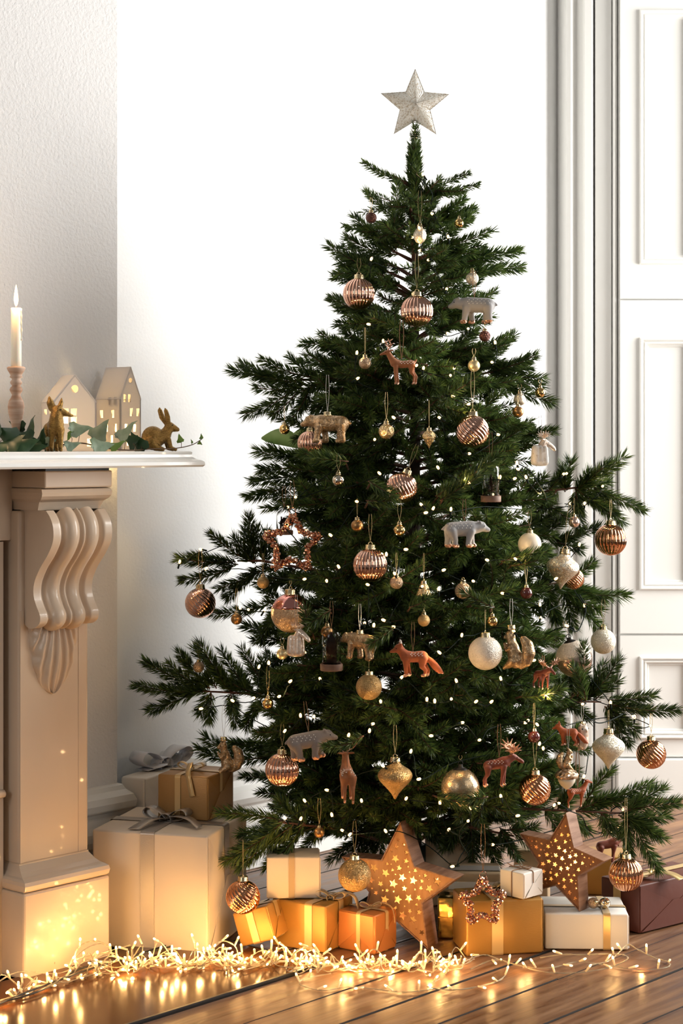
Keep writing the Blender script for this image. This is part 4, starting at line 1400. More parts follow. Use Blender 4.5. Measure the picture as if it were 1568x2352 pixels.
mk('star_rim', tube(sp_, .0013, 6, closed=True), MT['topper'], tp, True)
coil = [(.0075 * (1 + t / 90) * math.cos(t * .7), .0075 * (1 + t / 90) * math.sin(t * .7), -.036 - t * .00062) for t in range(86)]
mk('wire_coil', tube(coil, .0008, 5), MT['coil'], tp)


# ------------------------------------------------------------------ gifts
def gift(label, corner, yaw, wd, dp, h, m, rib=None, xs=(), ys=(), rw=.012, bow=None, flap=True, roll=0, bowrot=0, bowscale=1, bowat=None, twine=False, bulge=.004):
    """wrapped box; corner = front right foot, front face runs to -x, right face to +y"""
    g = thing('gift_box', label, 'gift', corner, math.radians(-yaw), 'wrapped gifts')
    if roll: g.rotation_euler = (0, math.radians(roll), math.radians(-yaw))
    b = mk('wrapped_box', box(-wd, 0, 0, dp, 0, h), m, g, True)
    bev(b, bulge, 3)
    if flap:
        e = .0009
        V = [(e * .2, .002, h - .003), (e, .002, h - .006), (e * .2, dp * .47, h * .50), (e * .2, dp - .002, h - .003), (e, dp - .002, h - .006), (e * .2, dp * .53, h * .50),
             (e * 2.2, .003, .004), (e * 2.2, dp - .003, .004), (e * 2.2, dp * .56, h * .56), (e * 2.2, dp * .44, h * .56)]
        fo = mk('paper_fold', ([(e, .0025, h - .004), (e, dp * .46, h * .52), (e, .0025, .006)], [(0, 1, 2)]), m, g); solid(fo, .0012)
        fo = mk('paper_fold', ([(e, dp - .0025, h - .004), (e, dp - .0025, .006), (e, dp * .54, h * .52)], [(0, 1, 2)]), m, g); solid(fo, .0012)
        fo = mk('paper_fold', ([(e * 2.4, .006, .003), (e * 2.4, dp - .006, .003), (e * 2.4, dp * .54, h * .56), (e * 2.4, dp * .46, h * .56)], [(0, 1, 2, 3)]), m, g); solid(fo, .0012)
    t = .0016
    R_ = .0045
    def loop(lo, hi):
        out = []
        for cx_, cz_, a0 in ((hi - R_, h - R_, 0), (lo + R_, h - R_, 90), (lo + R_, R_, 180), (hi - R_, R_, 270)):
            for q_ in range(5):
                a_ = math.radians(a0 + q_ * 22.5)
                out.append((cx_ + (R_ + t) * math.cos(a_), cz_ + (R_ + t) * math.sin(a_)))
        return out
    for x in xs:
        if twine: o = mk('twine', tube([(x, p_, z_) for p_, z_ in loop(0, dp)], .0011, 6, closed=True), rib, g, True)
        else: o = solid(mk('ribbon', strip([(x, p_, z_) for p_, z_ in loop(0, dp)], (1, 0, 0), rw, True), rib, g), .0006)
    for y in ys:
        if twine: o = mk('twine', tube([(p_, y, z_) for p_, z_ in loop(-wd, 0)], .0011, 6, closed=True), rib, g, True)
        else: o = solid(mk('ribbon', strip([(p_, y, z_ + .0004) for p_, z_ in loop(-wd, 0)], (0, 1, 0), rw, True), rib, g), .0006)
    if bow:
        B = bpy.data.objects.new('bow', None)
        COL.objects.link(B)
        B.parent = g
        cx_, cy_ = bowat or ((xs[0] if xs else -wd / 2), (ys[0] if ys else dp / 2))
        B.location = (cx_, cy_, h + t)
        B.rotation_euler = (0, 0, math.radians(bowrot))
        S = bow * bowscale
        if twine:
            for s in (1, -1):
                mk('bow_loop', tube(crom([(0, 0, .004), (s * .5 * S, .1 * S, .35 * S), (s * S, .25 * S, .25 * S), (s * .8 * S, -.1 * S, .08 * S), (0, 0, .004)], 6), .0010, 5), rib, B, True)
                mk('bow_tail', tube(crom([(0, 0, .004), (s * .5 * S, -.3 * S, .12 * S), (s * 1.1 * S, -.4 * S, .25 * S), (s * 1.5 * S, -.35 * S, .35 * S)], 6), .0010, 5), rib, B, True)
        else:
            for s in (1, -1):
                pts = crom([(0, 0, .10 * S), (s * .35 * S, 0, .42 * S), (s * .85 * S, .02 * S, .56 * S), (s * 1.05 * S, .02 * S, .34 * S), (s * .75 * S, 0, .12 * S), (s * .3 * S, 0, .05 * S), (0, 0, .06 * S)], 6)
                wds = [rw * (.55 + .5 * min(1, abs(p.x) / (.6 * S))) for p in pts]
                solid(mk('bow_loop', strip(pts, (0, 1, 0), wds), rib, B, True), .0006)
            solid(mk('bow_knot', strip([(rw * .45 * math.cos(a * PI / 6), 0, .10 * S + rw * .38 * math.sin(a * PI / 6)) for a in range(12)], (0, 1, 0), rw * .8, True), rib, B, True), .0008)
    return g, (B if bow else None)


def tail(B, pts, w, rib, wdir=(0, 1, 0)):
    return solid(mk('bow_tail', strip(crom(pts, 7), wdir, w), rib, B, True), .0006)


# tall cream gift by the chimneypiece
gA, B = gift('tall cream gift with a glittery silver ribbon and bow, beside the fireplace', (-.3046, 4.18, .0), 15, .285, .28, .271, MT['p_cream'], MT['r_silver'], (-.148,), (.13,), .034, .055, bowrot=-8, bulge=.006)
tail(B, [(0, 0, .006), (.03, -.01, .016), (.075, -.028, .016), (.115, -.055, .004)], .030, MT['r_silver'])
tail(B, [(0, -.004, .006), (-.015, -.045, .012), (-.018, -.10, .006), (-.02, -.125, .002)], .030, MT['r_silver'], (1, .15, 0))
# white gift behind it
gB, B = gift('large white gift with a wide white satin bow, standing behind the bronze gift', (-.4897, 4.55, 0), 25.6, .07, .31, .335, MT['p_white'], MT['r_white'], (), (.19,), .05, .085, bowat=(-.04, .15), bowrot=75, bulge=.006)
tail(B, [(0, 0, .012), (.05, .03, .03), (.11, .06, .012), (.16, .07, .004)], .045, MT['r_white'])
tail(B, [(0, 0, .012), (-.03, -.02, .012), (-.07, .0, .002)], .045, MT['r_white'])
# bronze gift on the cream one
gC, B = gift('bronze gift with gold satin ribbon, stacked on the tall cream gift', (-.3165, 4.33, .2735), 20, .131, .15, .104, MT['p_bronze'], MT['r_gold'], (-.078,), (.075,), .0145, .032, bowrot=0)
tail(B, [(0, 0, .004), (.012, -.03, .022), (.026, -.074, .006), (.034, -.081, -.02), (.041, -.083, -.048)], .014, MT['r_gold'], (1, 0, .3))
# tilted gold gift
g0 = FL(560, 2193)
gD, B = gift('small gold gift tipped on its side, leaning against the tall cream gift', (g0.x + .07, g0.y - .005, .036), 22, .088, .10, .078, MT['p_gold'], MT['r_goldglit'], (-.045,), (.05,), .018, None, roll=-17)
# gold gift in the middle, with a cream one on top
gE, B = gift('gold gift with a gold satin bow under the cream box, lit by the string lights', (-.037, 4.19, 0), 30, .145, .125, .1075, MT['p_gold'], MT['r_gold'], (-.045,), (.07,), .020, .034, bowat=(-.02, .06), bowrot=10)
tail(B, [(0, 0, .004), (.03, .01, .016), (.055, .012, .006), (.066, .014, -.03)], .017, MT['r_gold'])
gF, B = gift('cream gift with a plain tan ribbon, stacked on the gold gift', (-.050, 4.255, .1095), -2, .124, .10, .097, MT['p_cream'], MT['p_tan'], (-.066,), (), .014, None)
gG, B = gift('orange gold gift with its folded end in front and a gold bow', (.0755, 4.175, 0), 36, .1020, .088, .09, MT['p_copper'], MT['r_gold'], (-.045,), (.048,), .011, .024, bowrot=30, flap=True)
o = mk('paper_fold', ([(-.003, -.001, .086), (-.062, -.001, .052), (-.003, -.001, .006)], [(0, 1, 2)]), MT['p_copper'], gG); solid(o, .0012)
o = mk('paper_fold', ([(-.102, -.001, .004), (-.004, -.001, .086), (-.10, -.001, .086)], [(0, 1, 2)]), MT['p_copper'], gG); solid(o, .0008)
tail(B, [(0, 0, .004), (.03, -.004, .014), (.052, -.012, .002), (.058, -.014, -.03)], .011, MT['r_gold'])
h0 = FL(1057, 2158)
gH, B = gift('shiny gold foil gift half hidden between the wooden star and gold box', (h0.x + .004, h0.y, 0), 4, .058, .08, .098, MT['p_foil'], bulge=.005, flap=False)
solid(mk('foil_fold', ([(-.056, -.001, .053), (-.002, -.001, .048), (-.002, -.001, .046), (-.056, -.001, .051)], [(0, 1, 2, 3)]), MT['p_foil'], gH), .0015)
gI, B = gift('wide gold gift with a satin band, carrying the little cream gift', (.462, 4.195, 0), -10.5, .181, .13, .1255, MT['p_gold'], MT['r_gold'], (-.108,), (), .027, .03, bowat=(-.10, .075), bowrot=20, bulge=.005)
gJ, B = gift('little cream gift tied with brown twine, on the wide gold gift', (.415, 4.172, .1275), 45, .070, .070, .059, MT['p_white'], MT['twine'], (-.034,), (.034,), .002, .024, twine=True, bulge=.003)
gK, B = gift('flat white gift with a gold ribbon, under the small wooden star', (.662, 4.218, 0), 2, .193, .165, .0824, MT['p_white'], MT['r_gold'], (-.050,), (.07,), .0165, None, bulge=.004)
gL, B = gift('rust brown gift with a gold lame bow, at the sunlit edge', (.7095, 4.357, 0), 51, .124, .26, .115, MT['p_rust'], MT['r_goldglit'], (-.07,), (), .024, .040, bowat=(-.06, .06), bowrot=10)
tail(B, [(0, 0, .006), (.04, .015, .018), (.075, .03, .014), (.10, .04, .002)], .030, MT['r_goldglit'])
gM, B = gift('tall pale gift standing behind the large wooden star', P(1092, 2100, 4.62) * 1 - Vector((0, 0, P(1092, 2100, 4.62).z)), 3, .128, .11, .196, MT['p_cream'], flap=False)
m0 = P(1150, 2000, 4.42)
gN, B = gift('cream gift with a grey lid band behind the hanging bead star', (m0.x, m0.y, 0), 3, .125, .12, .128, MT['p_tan'], MT['r_silver'], (), (.05,), .05, None, flap=False)
mk('lid_band', box(-.1265, .0015, -.0015, .1215, .09, .108), MT['p_white'], gN)
n0 = P(1440, 1967, 4.72)
gO, B = gift('gold gift standing farthest back, beyond the rust brown gift', (n0.x, n0.y, 0), 8, .15, .12, .100, MT['p_gold'], flap=False)
n0 = P(1258, 1940, 4.56)
gP, B = gift('tan gift behind the small wooden star', (n0.x, n0.y, 0), 10, .085, .09, .152, MT['p_tan'], flap=False)
# two little balls lying on the white gift
for px, py, m, lab in ((1362, 2077, 'gl_bronze', 'sparkling champagne ball lying on the flat white gift'), (1388, 2073, 'silver', 'shiny silver ball lying on the flat white gift')):
    Y = 4.262
    r = 13 * Y / FPX
    o = thing('bauble', lab, 'ornament', P(px, py, Y), .5, SM, r)
    z = .0824 + .002 + r
    o.location.z = z
    o.rotation_euler = (1.2, 0, .3)
    share('ball', 'glass', o, MT[m])
    share('cap_small', 'cap', o, MT['cap'], loc=(0, 0, .97))


# ------------------------------------------------------------------ wooden star lanterns
def lantern_star(label, c, R, r, depth, yaw, roll, holes, m, lean=0, power=.25):
    s = thing('star_lantern', label, 'lantern', c, 0, 'wooden star lanterns')
    s.rotation_euler = (math.radians(lean), 0, math.radians(yaw))
    rl = math.radians(roll)
    outer = star_pts(R, r, rl)
    fr = panel('front_panel', star_pts(R * .965, r * .965, rl), holes, .003, s, m)
    fr.location = (0, .004, 0)
    bk = panel('back_panel', star_pts(R * .96, r * .96, rl), [], .002, s, MT['star_in'])
    bk.location = (0, depth - .003, 0)
    inn = star_pts(R * .965, r * .95, rl)
    for i in range(10):
        (x0, z0), (x1, z1) = outer[i], outer[(i + 1) % 10]
        (a0, b0), (a1, b1) = inn[i], inn[(i + 1) % 10]
        V = [(x0, 0, z0), (x1, 0, z1), (a1, 0, b1), (a0, 0, b0), (x0, depth, z0), (x1, depth, z1), (a1, depth, b1), (a0, depth, b0)]
        mk('side_board', (V, [(0, 1, 2, 3), (7, 6, 5, 4), (0, 4, 5, 1), (2, 6, 7, 3), (1, 5, 6, 2), (3, 7, 4, 0)]), MT['star_edge'], s)
    for i in range(5):
        a = rl + i * 2 * PI / 5
        for f in (.25, .6):
            l = mk('led', lathe([(.0005, 0), (.002, .001), (.002, .004), (.0005, .006)], 8), MT['bulb_tree'], s, True)
            l.location = (R * f * math.sin(a), depth * .6, R * f * math.cos(a))
    lamp('star_light', (0, depth * .45, 0), power, (1, .66, .26), .006, s)
    return s


def in_star(x, z, R, r, rl, mg):
    a = (math.atan2(x, z) - rl) % (2 * PI / 5)
    a = min(a, 2 * PI / 5 - a)
    d = math.hypot(x, z)
    # edge from tip (angle 0, R) to inner vertex (angle 36 deg, r)
    p = (R, 0.0); q = (r * math.cos(PI / 5), r * math.sin(PI / 5))
    ex, ey = q[0] - p[0], q[1] - p[1]
    px_, py_ = d * math.cos(a) - p[0], d * math.sin(a) - p[1]
    cr = ex * py_ - ey * px_
    return cr / math.hypot(ex, ey) > mg if ex * (0 - p[1]) - ey * (0 - p[0]) > 0 else -cr / math.hypot(ex, ey) > mg


def scatter(R, r, rl, sizes, n, mg, seed, zone):
    rnd = random.Random(seed)
    pl = []
    for s in sizes:
        for _ in range(n):
            x, z = rnd.uniform(-R, R), rnd.uniform(-R, R)
            if not in_star(x, z, R, r, rl, mg + s) or not zone(x, z): continue
            if all(math.hypot(x - a, z - b) > (s + t) * 1.12 + .0006 for a, b, t in pl): pl.append((x, z, s))
    return [star_pts(s, s * .46, rnd.random() * .6, x, z) for x, z, s in pl]


Rb, Rs = .156, .120
rl = math.radians(4)
hb = scatter(Rb, Rb * .47, rl, (.0115, .0080, .0066, .0052, .0035), 420, .0035, 4, lambda x, z: not (abs(x + .06) < .06 and z < -.06))
lantern_star('large wooden star lantern with cut-out stars, standing on the floor among gifts', P(909, 2040, 4.268), Rb, Rb * .47, .055, -28, 4, hb, MT['star_wood'], power=.45)
hs = scatter(Rs, Rs * .47, math.radians(9), (.0068, .0046, .0040, .0032, .0022), 420, .003, 9, lambda x, z: True)
lantern_star('smaller dark wooden star lantern with many lit holes, standing on the white gift', P(1283, 1981, 4.27), Rs, Rs * .47, .045, -36, 9, hs, MT['star_wood_dark'], power=.6)


# ------------------------------------------------------------------ the tree
ZT = lambda py: CH - (py - HY) / FPX * TY
tree = thing('christmas_tree', 'tall green artificial spruce covered in copper ornaments and warm lights', 'tree', (TXW, TY, 0))
T0 = Vector((TXW, TY, 0))
mk('trunk', tube([(0, 0, .03), (.0, 0, .5), (.003, 0, 1.2), (.004, 0, 1.84)], [.021, .018, .013, .006], 10), MT['trunk'], tree, True)
sg = []
for a in (.6, 1.65, 2.7, 3.7, 4.75, 5.8):
    sg.append(tube([(0, 0, .12), (.10 * math.cos(a), .10 * math.sin(a), .055), (.22 * math.cos(a), .22 * math.sin(a), .008)], .008, 6))
for i, g_ in enumerate(sg[:4]): mk('stand_leg', g_, MT['stand'], tree, True)
mk('stand_collar', lathe([(.028, .03), (.030, .03), (.030, .16), (.026, .16)], 16), MT['stand'], tree, True)

OC = np.array(OCC)
NOCULL = [False]


def cull(pts, pad=1.0):
    """True where a point would grow across an ornament"""
    y = pts[:, 1]
    px = CX + pts[:, 0] / y * FPX
    py = HY + (CH - pts[:, 2]) / y * FPX
    bad = np.zeros(len(pts), bool)
    if NOCULL[0]: return bad
    for cx_, cy_, r_, Y_ in OC:
        bad |= ((px - cx_) ** 2 + (py - cy_) ** 2 < (r_ * pad) ** 2) & (y < Y_ + .03)
    return bad


def needles(base, tip, bend, nl, dens, flat):
    """needle quads around a twig; returns (N,4,3)"""
    L = np.linalg.norm(tip - base)
    n = max(30, int(L * dens))
    t = np.sort(RS.rand(n)) ** .95
    ax = (tip - base) / L
    up = np.array([0, 0, 1.0])
    c1 = np.cross(ax, up); c1 /= max(1e-6, np.linalg.norm(c1))
    c2 = np.cross(c1, ax)
    pos = base + (tip - base) * t[:, None] + bend * (4 * t * (1 - t))[:, None]
    phi = RS.rand(n) * 2 * PI
    rad = np.cos(phi)[:, None] * c1 + (np.sin(phi) * flat + .12)[:, None] * c2
    ang = np.radians(RS.normal(50, 6, n)) * (1 - .34 * np.clip((t - .86) / .14, 0, 1))
    d = ax * np.cos(ang)[:, None] + rad * np.sin(ang)[:, None]
    d /= np.linalg.norm(d, axis=1)[:, None]
    l = nl * (.78 + .34 * RS.rand(n)) * (1 - .14 * np.clip((t - .8) / .2, 0, 1)) * (.75 + .25 * np.clip(t / .15, 0, 1))
    w = np.cross(d, RS.randn(n, 3))
    w /= np.linalg.norm(w, axis=1)[:, None]
    w *= (.00118 + .0003 * RS.rand(n))[:, None]
    curl = ax * (l * .12)[:, None]
    tipp = pos + d * l[:, None] + curl
    mid = pos + d * (l * .45)[:, None]
    q = np.stack([pos, mid + w, tipp, mid - w], 1)
    return q[~(cull(tipp, .98) | cull(mid, .98))]


def quads_obj(name, Q, m, parent):
    n = len(Q)
    me = bpy.data.meshes.new(name)
    me.vertices.add(n * 4)
    me.vertices.foreach_set('co', Q.reshape(-1).astype(np.float32))
    me.loops.add(n * 4)
    me.loops.foreach_set('vertex_index', np.arange(n * 4, dtype=np.int32))
    me.polygons.add(n)
    me.polygons.foreach_set('loop_start', np.arange(0, n * 4, 4, dtype=np.int32))
    me.polygons.foreach_set('loop_total', np.full(n, 4, dtype=np.int32))
    me.update(calc_edges=True)
    o = link(name, me, parent, m)
    o['kind'] = 'stuff'
    return o


NEED = [0]


def branch(stem, rads, sprigs, nl=.029, dens=2500, flat=.95):
    """stem: world points; sprigs: (base, tip) world points"""
    s0 = Vector(stem[0])
    gs = [tube([Vector(p) - s0 for p in stem], rads, 6)]
    Q = []
    for b, t in sprigs:
        b, t = np.array(b), np.array(t)
        L = np.linalg.norm(t - b)
        bend = RS.randn(3) * L * .035 + np.array([0, 0, -L * .03])
        ns = 5
        tw = [b + (t - b) * (i / ns) + bend * 4 * (i / ns) * (1 - i / ns) for i in range(ns + 1)]
        ok = ~cull(np.array(tw), .9)
        if ok.all(): gs.append(tube([Vector(p) - s0 for p in tw], [.0020 - .0011 * i / ns for i in range(ns + 1)], 4))
        Q.append(needles(b, t, bend, nl * (.9 + .2 * RS.rand()), dens, flat))
    Q = np.concatenate(Q) - np.array(s0)
    o = mk('branch', join(*gs), MT['wood_stem'], tree, True)
    o.location = s0 - T0
    nd = quads_obj('needles', Q, MT['needle'], o)
    NEED[0] += len(Q)
    return o


# branches whose outlines show against the wall and the door: (stem pixels, [(base px, tip px)], depth offset)
def pxb(stem, sprigs, dy=0.0, dt=None, nl=.031, **kw):
    """stem depth runs from the trunk to TY+dy at its end"""
    n = len(stem)
    sp3 = [P(x, y, TY + dy * (i / max(1, n - 1))) for i, (x, y) in enumerate(stem)]
    out = []
    for j, ((bx, by), (tx, ty)) in enumerate(sprigs):
        k = min(1, max(.25, abs(bx - TX) / max(60, abs(stem[-1][0] - TX))))
        yb = TY + dy * k
        yt = yb + (RS.rand() - .5) * .06 - .01
        out.append((P(bx, by, yb), P(tx, ty, yt)))
        if RS.rand() < .75 and by > 460:                     # a companion shoot just behind
            f = .15 + .25 * RS.rand()
            a_, b_ = P(bx, by, yb), P(tx, ty, yt)
            v = (b_ - a_)
            s_ = a_ + v * (.0 - .12 * RS.rand())
            e_ = a_ + v * (.62 + .22 * RS.rand()) + Vector(RS.randn(3)) * v.length * .17 + Vector((0, .03, 0))
            out.append((s_, e_))
    branch(sp3, [.0055 - .0032 * i / (n - 1) for i in range(n)], out, nl, **kw)


# leader, wrapped in short needles
pxb([(952, 560), (952, 420), (951, 330), (953, 296)], [((955, 560), (951, 440)), ((948, 470), (946, 370)), ((956, 430), (952, 335)), ((947, 400), (950, 322)), ((955, 360), (956, 318)), ((953, 330), (953, 292)), ((952, 520), (953, 400)), ((944, 420), (950, 350)), ((958, 400), (955, 330)), ((958, 480), (957, 390))], 0, nl=.024, dens=2600)
pxb([(950, 432), (905, 405)], [((935, 418), (836, 374))], -.02, nl=.021)
pxb([(953, 450), (1000, 435)], [((975, 442), (1076, 398))], .02, nl=.021)
pxb([(950, 535), (918, 515)], [((930, 528), (839, 440)), ((918, 518), (912, 422))], -.05, nl=.026)
pxb([(955, 530), (990, 510)], [((975, 520), (1086, 476)), ((972, 512), (1064, 458)), ((965, 500), (1010, 440))], .02, nl=.026)
pxb([(948, 600), (900, 575)], [((915, 585), (798, 545)), ((905, 575), (815, 500)), ((910, 570), (905, 500))], -.03, nl=.029)
pxb([(948, 650), (880, 620)], [((890, 625), (757, 565)), ((885, 622), (790, 610))], .0, nl=.031)
pxb([(953, 600), (1000, 575)], [((985, 582), (1130, 530)), ((990, 578), (1078, 500)), ((980, 585), (1060, 595))], -.03, nl=.029)
pxb([(953, 655), (1040, 610)], [((1040, 610), (1191, 577)), ((1030, 615), (1140, 578)), ((1020, 620), (1148, 620)), ((1000, 630), (1060, 570))], .03, nl=.031)
pxb([(948, 680), (880, 650)], [((885, 650), (768, 636)), ((870, 655), (800, 690))], .03, nl=.029)
pxb([(948, 780), (885, 745)], [((890, 748), (762, 688)), ((880, 752), (775, 745))], -.02, nl=.029)
pxb([(953, 780), (1010, 740)], [((1000, 742), (1136, 668)), ((1020, 745), (1130, 725)), ((1005, 750), (1060, 690))], .02, nl=.029)
pxb([(953, 860), (1045, 815)], [((1050, 815), (1166, 775)), ((1040, 820), (1150, 830)), ((1030, 820), (1090, 760))], .02, nl=.031)
pxb([(948, 850), (850, 800)], [((850, 800), (742, 800)), ((860, 800), (790, 760)), ((850, 805), (780, 835))], .04, nl=.029)
pxb([(948, 905), (820, 875), (690, 872), (655, 878)], [((655, 876), (533, 852)), ((725, 868), (604, 826)), ((700, 882), (588, 890)), ((680, 890), (563, 950)), ((690, 890), (626, 952)), ((712, 890), (668, 963)), ((790, 872), (706, 814)), ((800, 880), (720, 940)), ((840, 875), (770, 830)), ((830, 880), (780, 950)), ((760, 870), (690, 900))], -.04)
pxb([(953, 900), (1050, 870), (1150, 850)], [((1125, 852), (1227, 816)), ((1130, 860), (1247, 866)), ((1140, 870), (1266, 922)), ((1100, 855), (1180, 770)), ((1080, 862), (1160, 905)), ((1070, 865), (1130, 810)), ((1140, 850), (1215, 850))], .03)
pxb([(953, 1030), (1060, 1010), (1130, 1003)], [((1110, 1005), (1272, 990)), ((1120, 1010), (1225, 1022)), ((1090, 1010), (1180, 960)), ((1085, 1012), (1160, 1055)), ((1060, 1012), (1140, 1000))], .0)
pxb([(948, 1085), (840, 1065), (720, 1052)], [((735, 1050), (592, 1036)), ((725, 1060), (600, 1078)), ((760, 1060), (582, 1104)), ((780, 1058), (700, 1010)), ((770, 1065), (690, 1110)), ((820, 1065), (740, 1010)), ((810, 1068), (740, 1120))], .04)
pxb([(948, 1170), (800, 1150), (715, 1140)], [((720, 1140), (607, 1168)), ((750, 1145), (660, 1195)), ((760, 1145), (680, 1110)), ((790, 1150), (725, 1200))], .0)
pxb([(953, 1180), (1080, 1150), (1240, 1130), (1340, 1118)], [((1330, 1118), (1432, 1050)), ((1330, 1122), (1400, 1062)), ((1298, 1125), (1312, 1058)), ((1365, 1120), (1478, 1172)), ((1350, 1122), (1402, 1182)), ((1325, 1125), (1392, 1168)), ((1322, 1128), (1330, 1212)), ((1260, 1128), (1300, 1082)), ((1240, 1135), (1305, 1190)), ((1200, 1140), (1250, 1095)), ((1190, 1140), (1240, 1195)), ((1150, 1145), (1190, 1085)), ((1280, 1125), (1230, 1180))], .02)
pxb([(953, 1270), (1100, 1235), (1270, 1235)], [((1285, 1240), (1388, 1212)), ((1260, 1240), (1332, 1262)), ((1230, 1238), (1290, 1195)), ((1200, 1238), (1260, 1285)), ((1170, 1238), (1230, 1195)), ((1130, 1240), (1190, 1290))], .05)
pxb([(948, 1370), (780, 1320), (600, 1288), (545, 1288)], [((540, 1290), (411, 1282)), ((535, 1300), (417, 1331)), ((575, 1290), (485, 1226)), ((585, 1285), (570, 1185)), ((610, 1290), (590, 1215)), ((620, 1300), (500, 1352)), ((590, 1300), (522, 1372)), ((660, 1300), (610, 1235)), ((680, 1305), (620, 1350)), ((730, 1310), (670, 1360))], .03)
pxb([(948, 1440), (760, 1400), (625, 1388)], [((615, 1388), (488, 1408)), ((640, 1395), (600, 1470)), ((660, 1395), (600, 1350)), ((680, 1398), (640, 1450)), ((710, 1400), (660, 1350))], .03)
pxb([(948, 1520), (780, 1490), (680, 1470)], [((690, 1465), (580, 1470)), ((700, 1475), (630, 1520)), ((730, 1482), (660, 1440))], .05)
pxb([(953, 1390), (1100, 1355), (1300, 1338)], [((1290, 1338), (1437, 1366)), ((1280, 1345), (1378, 1402)), ((1300, 1350), (1386, 1455)), ((1285, 1345), (1315, 1440)), ((1295, 1335), (1357, 1292)), ((1250, 1345), (1280, 1420)), ((1240, 1345), (1290, 1300)), ((1200, 1348), (1240, 1410)), ((1180, 1350), (1230, 1310))], .02)
pxb([(948, 1680), (760, 1630), (560, 1592), (470, 1588)], [((470, 1588), (310, 1574)), ((450, 1592), (344, 1632)), ((480, 1580), (388, 1524)), ((490, 1575), (408, 1498)), ((530, 1585), (460, 1480)), ((570, 1585), (508, 1494)), ((610, 1590), (556, 1492)), ((485, 1592), (478, 1654)), ((530, 1595), (542, 1662)), ((600, 1605), (566, 1668)), ((640, 1615), (650, 1700)), ((650, 1600), (600, 1530)), ((700, 1620), (650, 1550)), ((690, 1625), (680, 1700)), ((580, 1590), (520, 1560))], .0)
pxb([(953, 1660), (1150, 1610), (1380, 1612)], [((1350, 1605), (1422, 1512)), ((1345, 1600), (1386, 1525)), ((1365, 1608), (1421, 1562)), ((1395, 1608), (1502, 1597)), ((1400, 1618), (1553, 1630)), ((1395, 1620), (1462, 1682)), ((1390, 1625), (1443, 1705)), ((1310, 1605), (1338, 1482)), ((1320, 1608), (1380, 1570)), ((1290, 1610), (1350, 1650)), ((1260, 1610), (1300, 1560)), ((1240, 1612), (1290, 1660)), ((1200, 1615), (1250, 1560))], .03)
pxb([(948, 1790), (760, 1745), (640, 1716)], [((645, 1714), (524, 1704)), ((560, 1738), (456, 1718)), ((650, 1725), (562, 1745)), ((690, 1730), (640, 1680)), ((700, 1735), (640, 1790)), ((740, 1740), (690, 1690))], .06)
pxb([(953, 1900), (1150, 1855), (1430, 1868)], [((1360, 1850), (1495, 1802)), ((1345, 1840), (1402, 1768)), ((1440, 1862), (1553, 1846)), ((1430, 1872), (1528, 1872)), ((1440, 1878), (1522, 1925)), ((1440, 1878), (1440, 1965)), ((1450, 1880), (1512, 1996)), ((1330, 1860), (1395, 1830)), ((1300, 1860), (1350, 1910)), ((1280, 1858), (1330, 1800)), ((1250, 1858), (1300, 1920)), ((1220, 1855), (1270, 1810)), ((1380, 1868), (1430, 1920))], -.22)
pxb([(948, 1950), (780, 1905), (640, 1888)], [((650, 1885), (507, 1868)), ((640, 1895), (520, 1975)), ((665, 1900), (548, 1992)), ((690, 1900), (610, 1990)), ((700, 1895), (640, 1840)), ((740, 1900), (690, 1960)), ((760, 1902), (710, 1850)), ((720, 1900), (610, 1925))], -.36)
pxb([(948, 1900), (980, 1890)], [((960, 1890), (1010, 1930)), ((970, 1885), (1060, 1900)), ((945, 1890), (900, 1930)), ((940, 1880), (860, 1900))], -.22)
pxb([(953, 1890), (1080, 1900), (1180, 1920)], [((1080, 1900), (1085, 1985)), ((1110, 1900), (1140, 1985)), ((1150, 1905), (1190, 1970)), ((1180, 1915), (1250, 1960)), ((1050, 1890), (1030, 1940)), ((1170, 1905), (1230, 1900))], -.05)
pxb([(948, 1900), (850, 1905)], [((850, 1905), (760, 1975)), ((840, 1900), (800, 1990)), ((860, 1910), (845, 1990)), ((870, 1905), (880, 1985))], .12)

# single shoots that cross in front of some ornaments
NOCULL[0] = True
for (bx, by, tx, ty, o_) in [(1150, 1290, 1256, 1268, .05), (1170, 1300, 1240, 1285, .05), (1325, 1600, 1338, 1482, .06), (1345, 1610, 1312, 1530, .03), (1135, 1395, 1068, 1362, .04), (845, 1105, 905, 1140, .05), (840, 1150, 900, 1150, .04), (775, 1045, 690, 1040, .05),
                             (800, 1060, 720, 1052, .05), (905, 1440, 852, 1478, .04), (835, 1690, 748, 1714, .05), (1000, 1140, 1146, 1046, .05), (1010, 1150, 1110, 1088, .04), (1195, 1600, 1295, 1580, .05), (720, 1460, 700, 1400, .06), (760, 1400, 712, 1432, .05), (1000, 1830, 1085, 1850, .05),
                             (1120, 1830, 1085, 1835, .06), (940, 1395, 985, 1375, .03)]:
    k_ = max(.02, y_front(tx, ty, 1.0) - o_)
    b_, t_ = P(bx, by, k_ + .03), P(tx, ty, k_)
    branch([b_ + Vector((0, .12, -.02)), b_ + (t_ - b_) * .1], [.0025, .0018], [(b_, t_)], .026)
NOCULL[0] = False

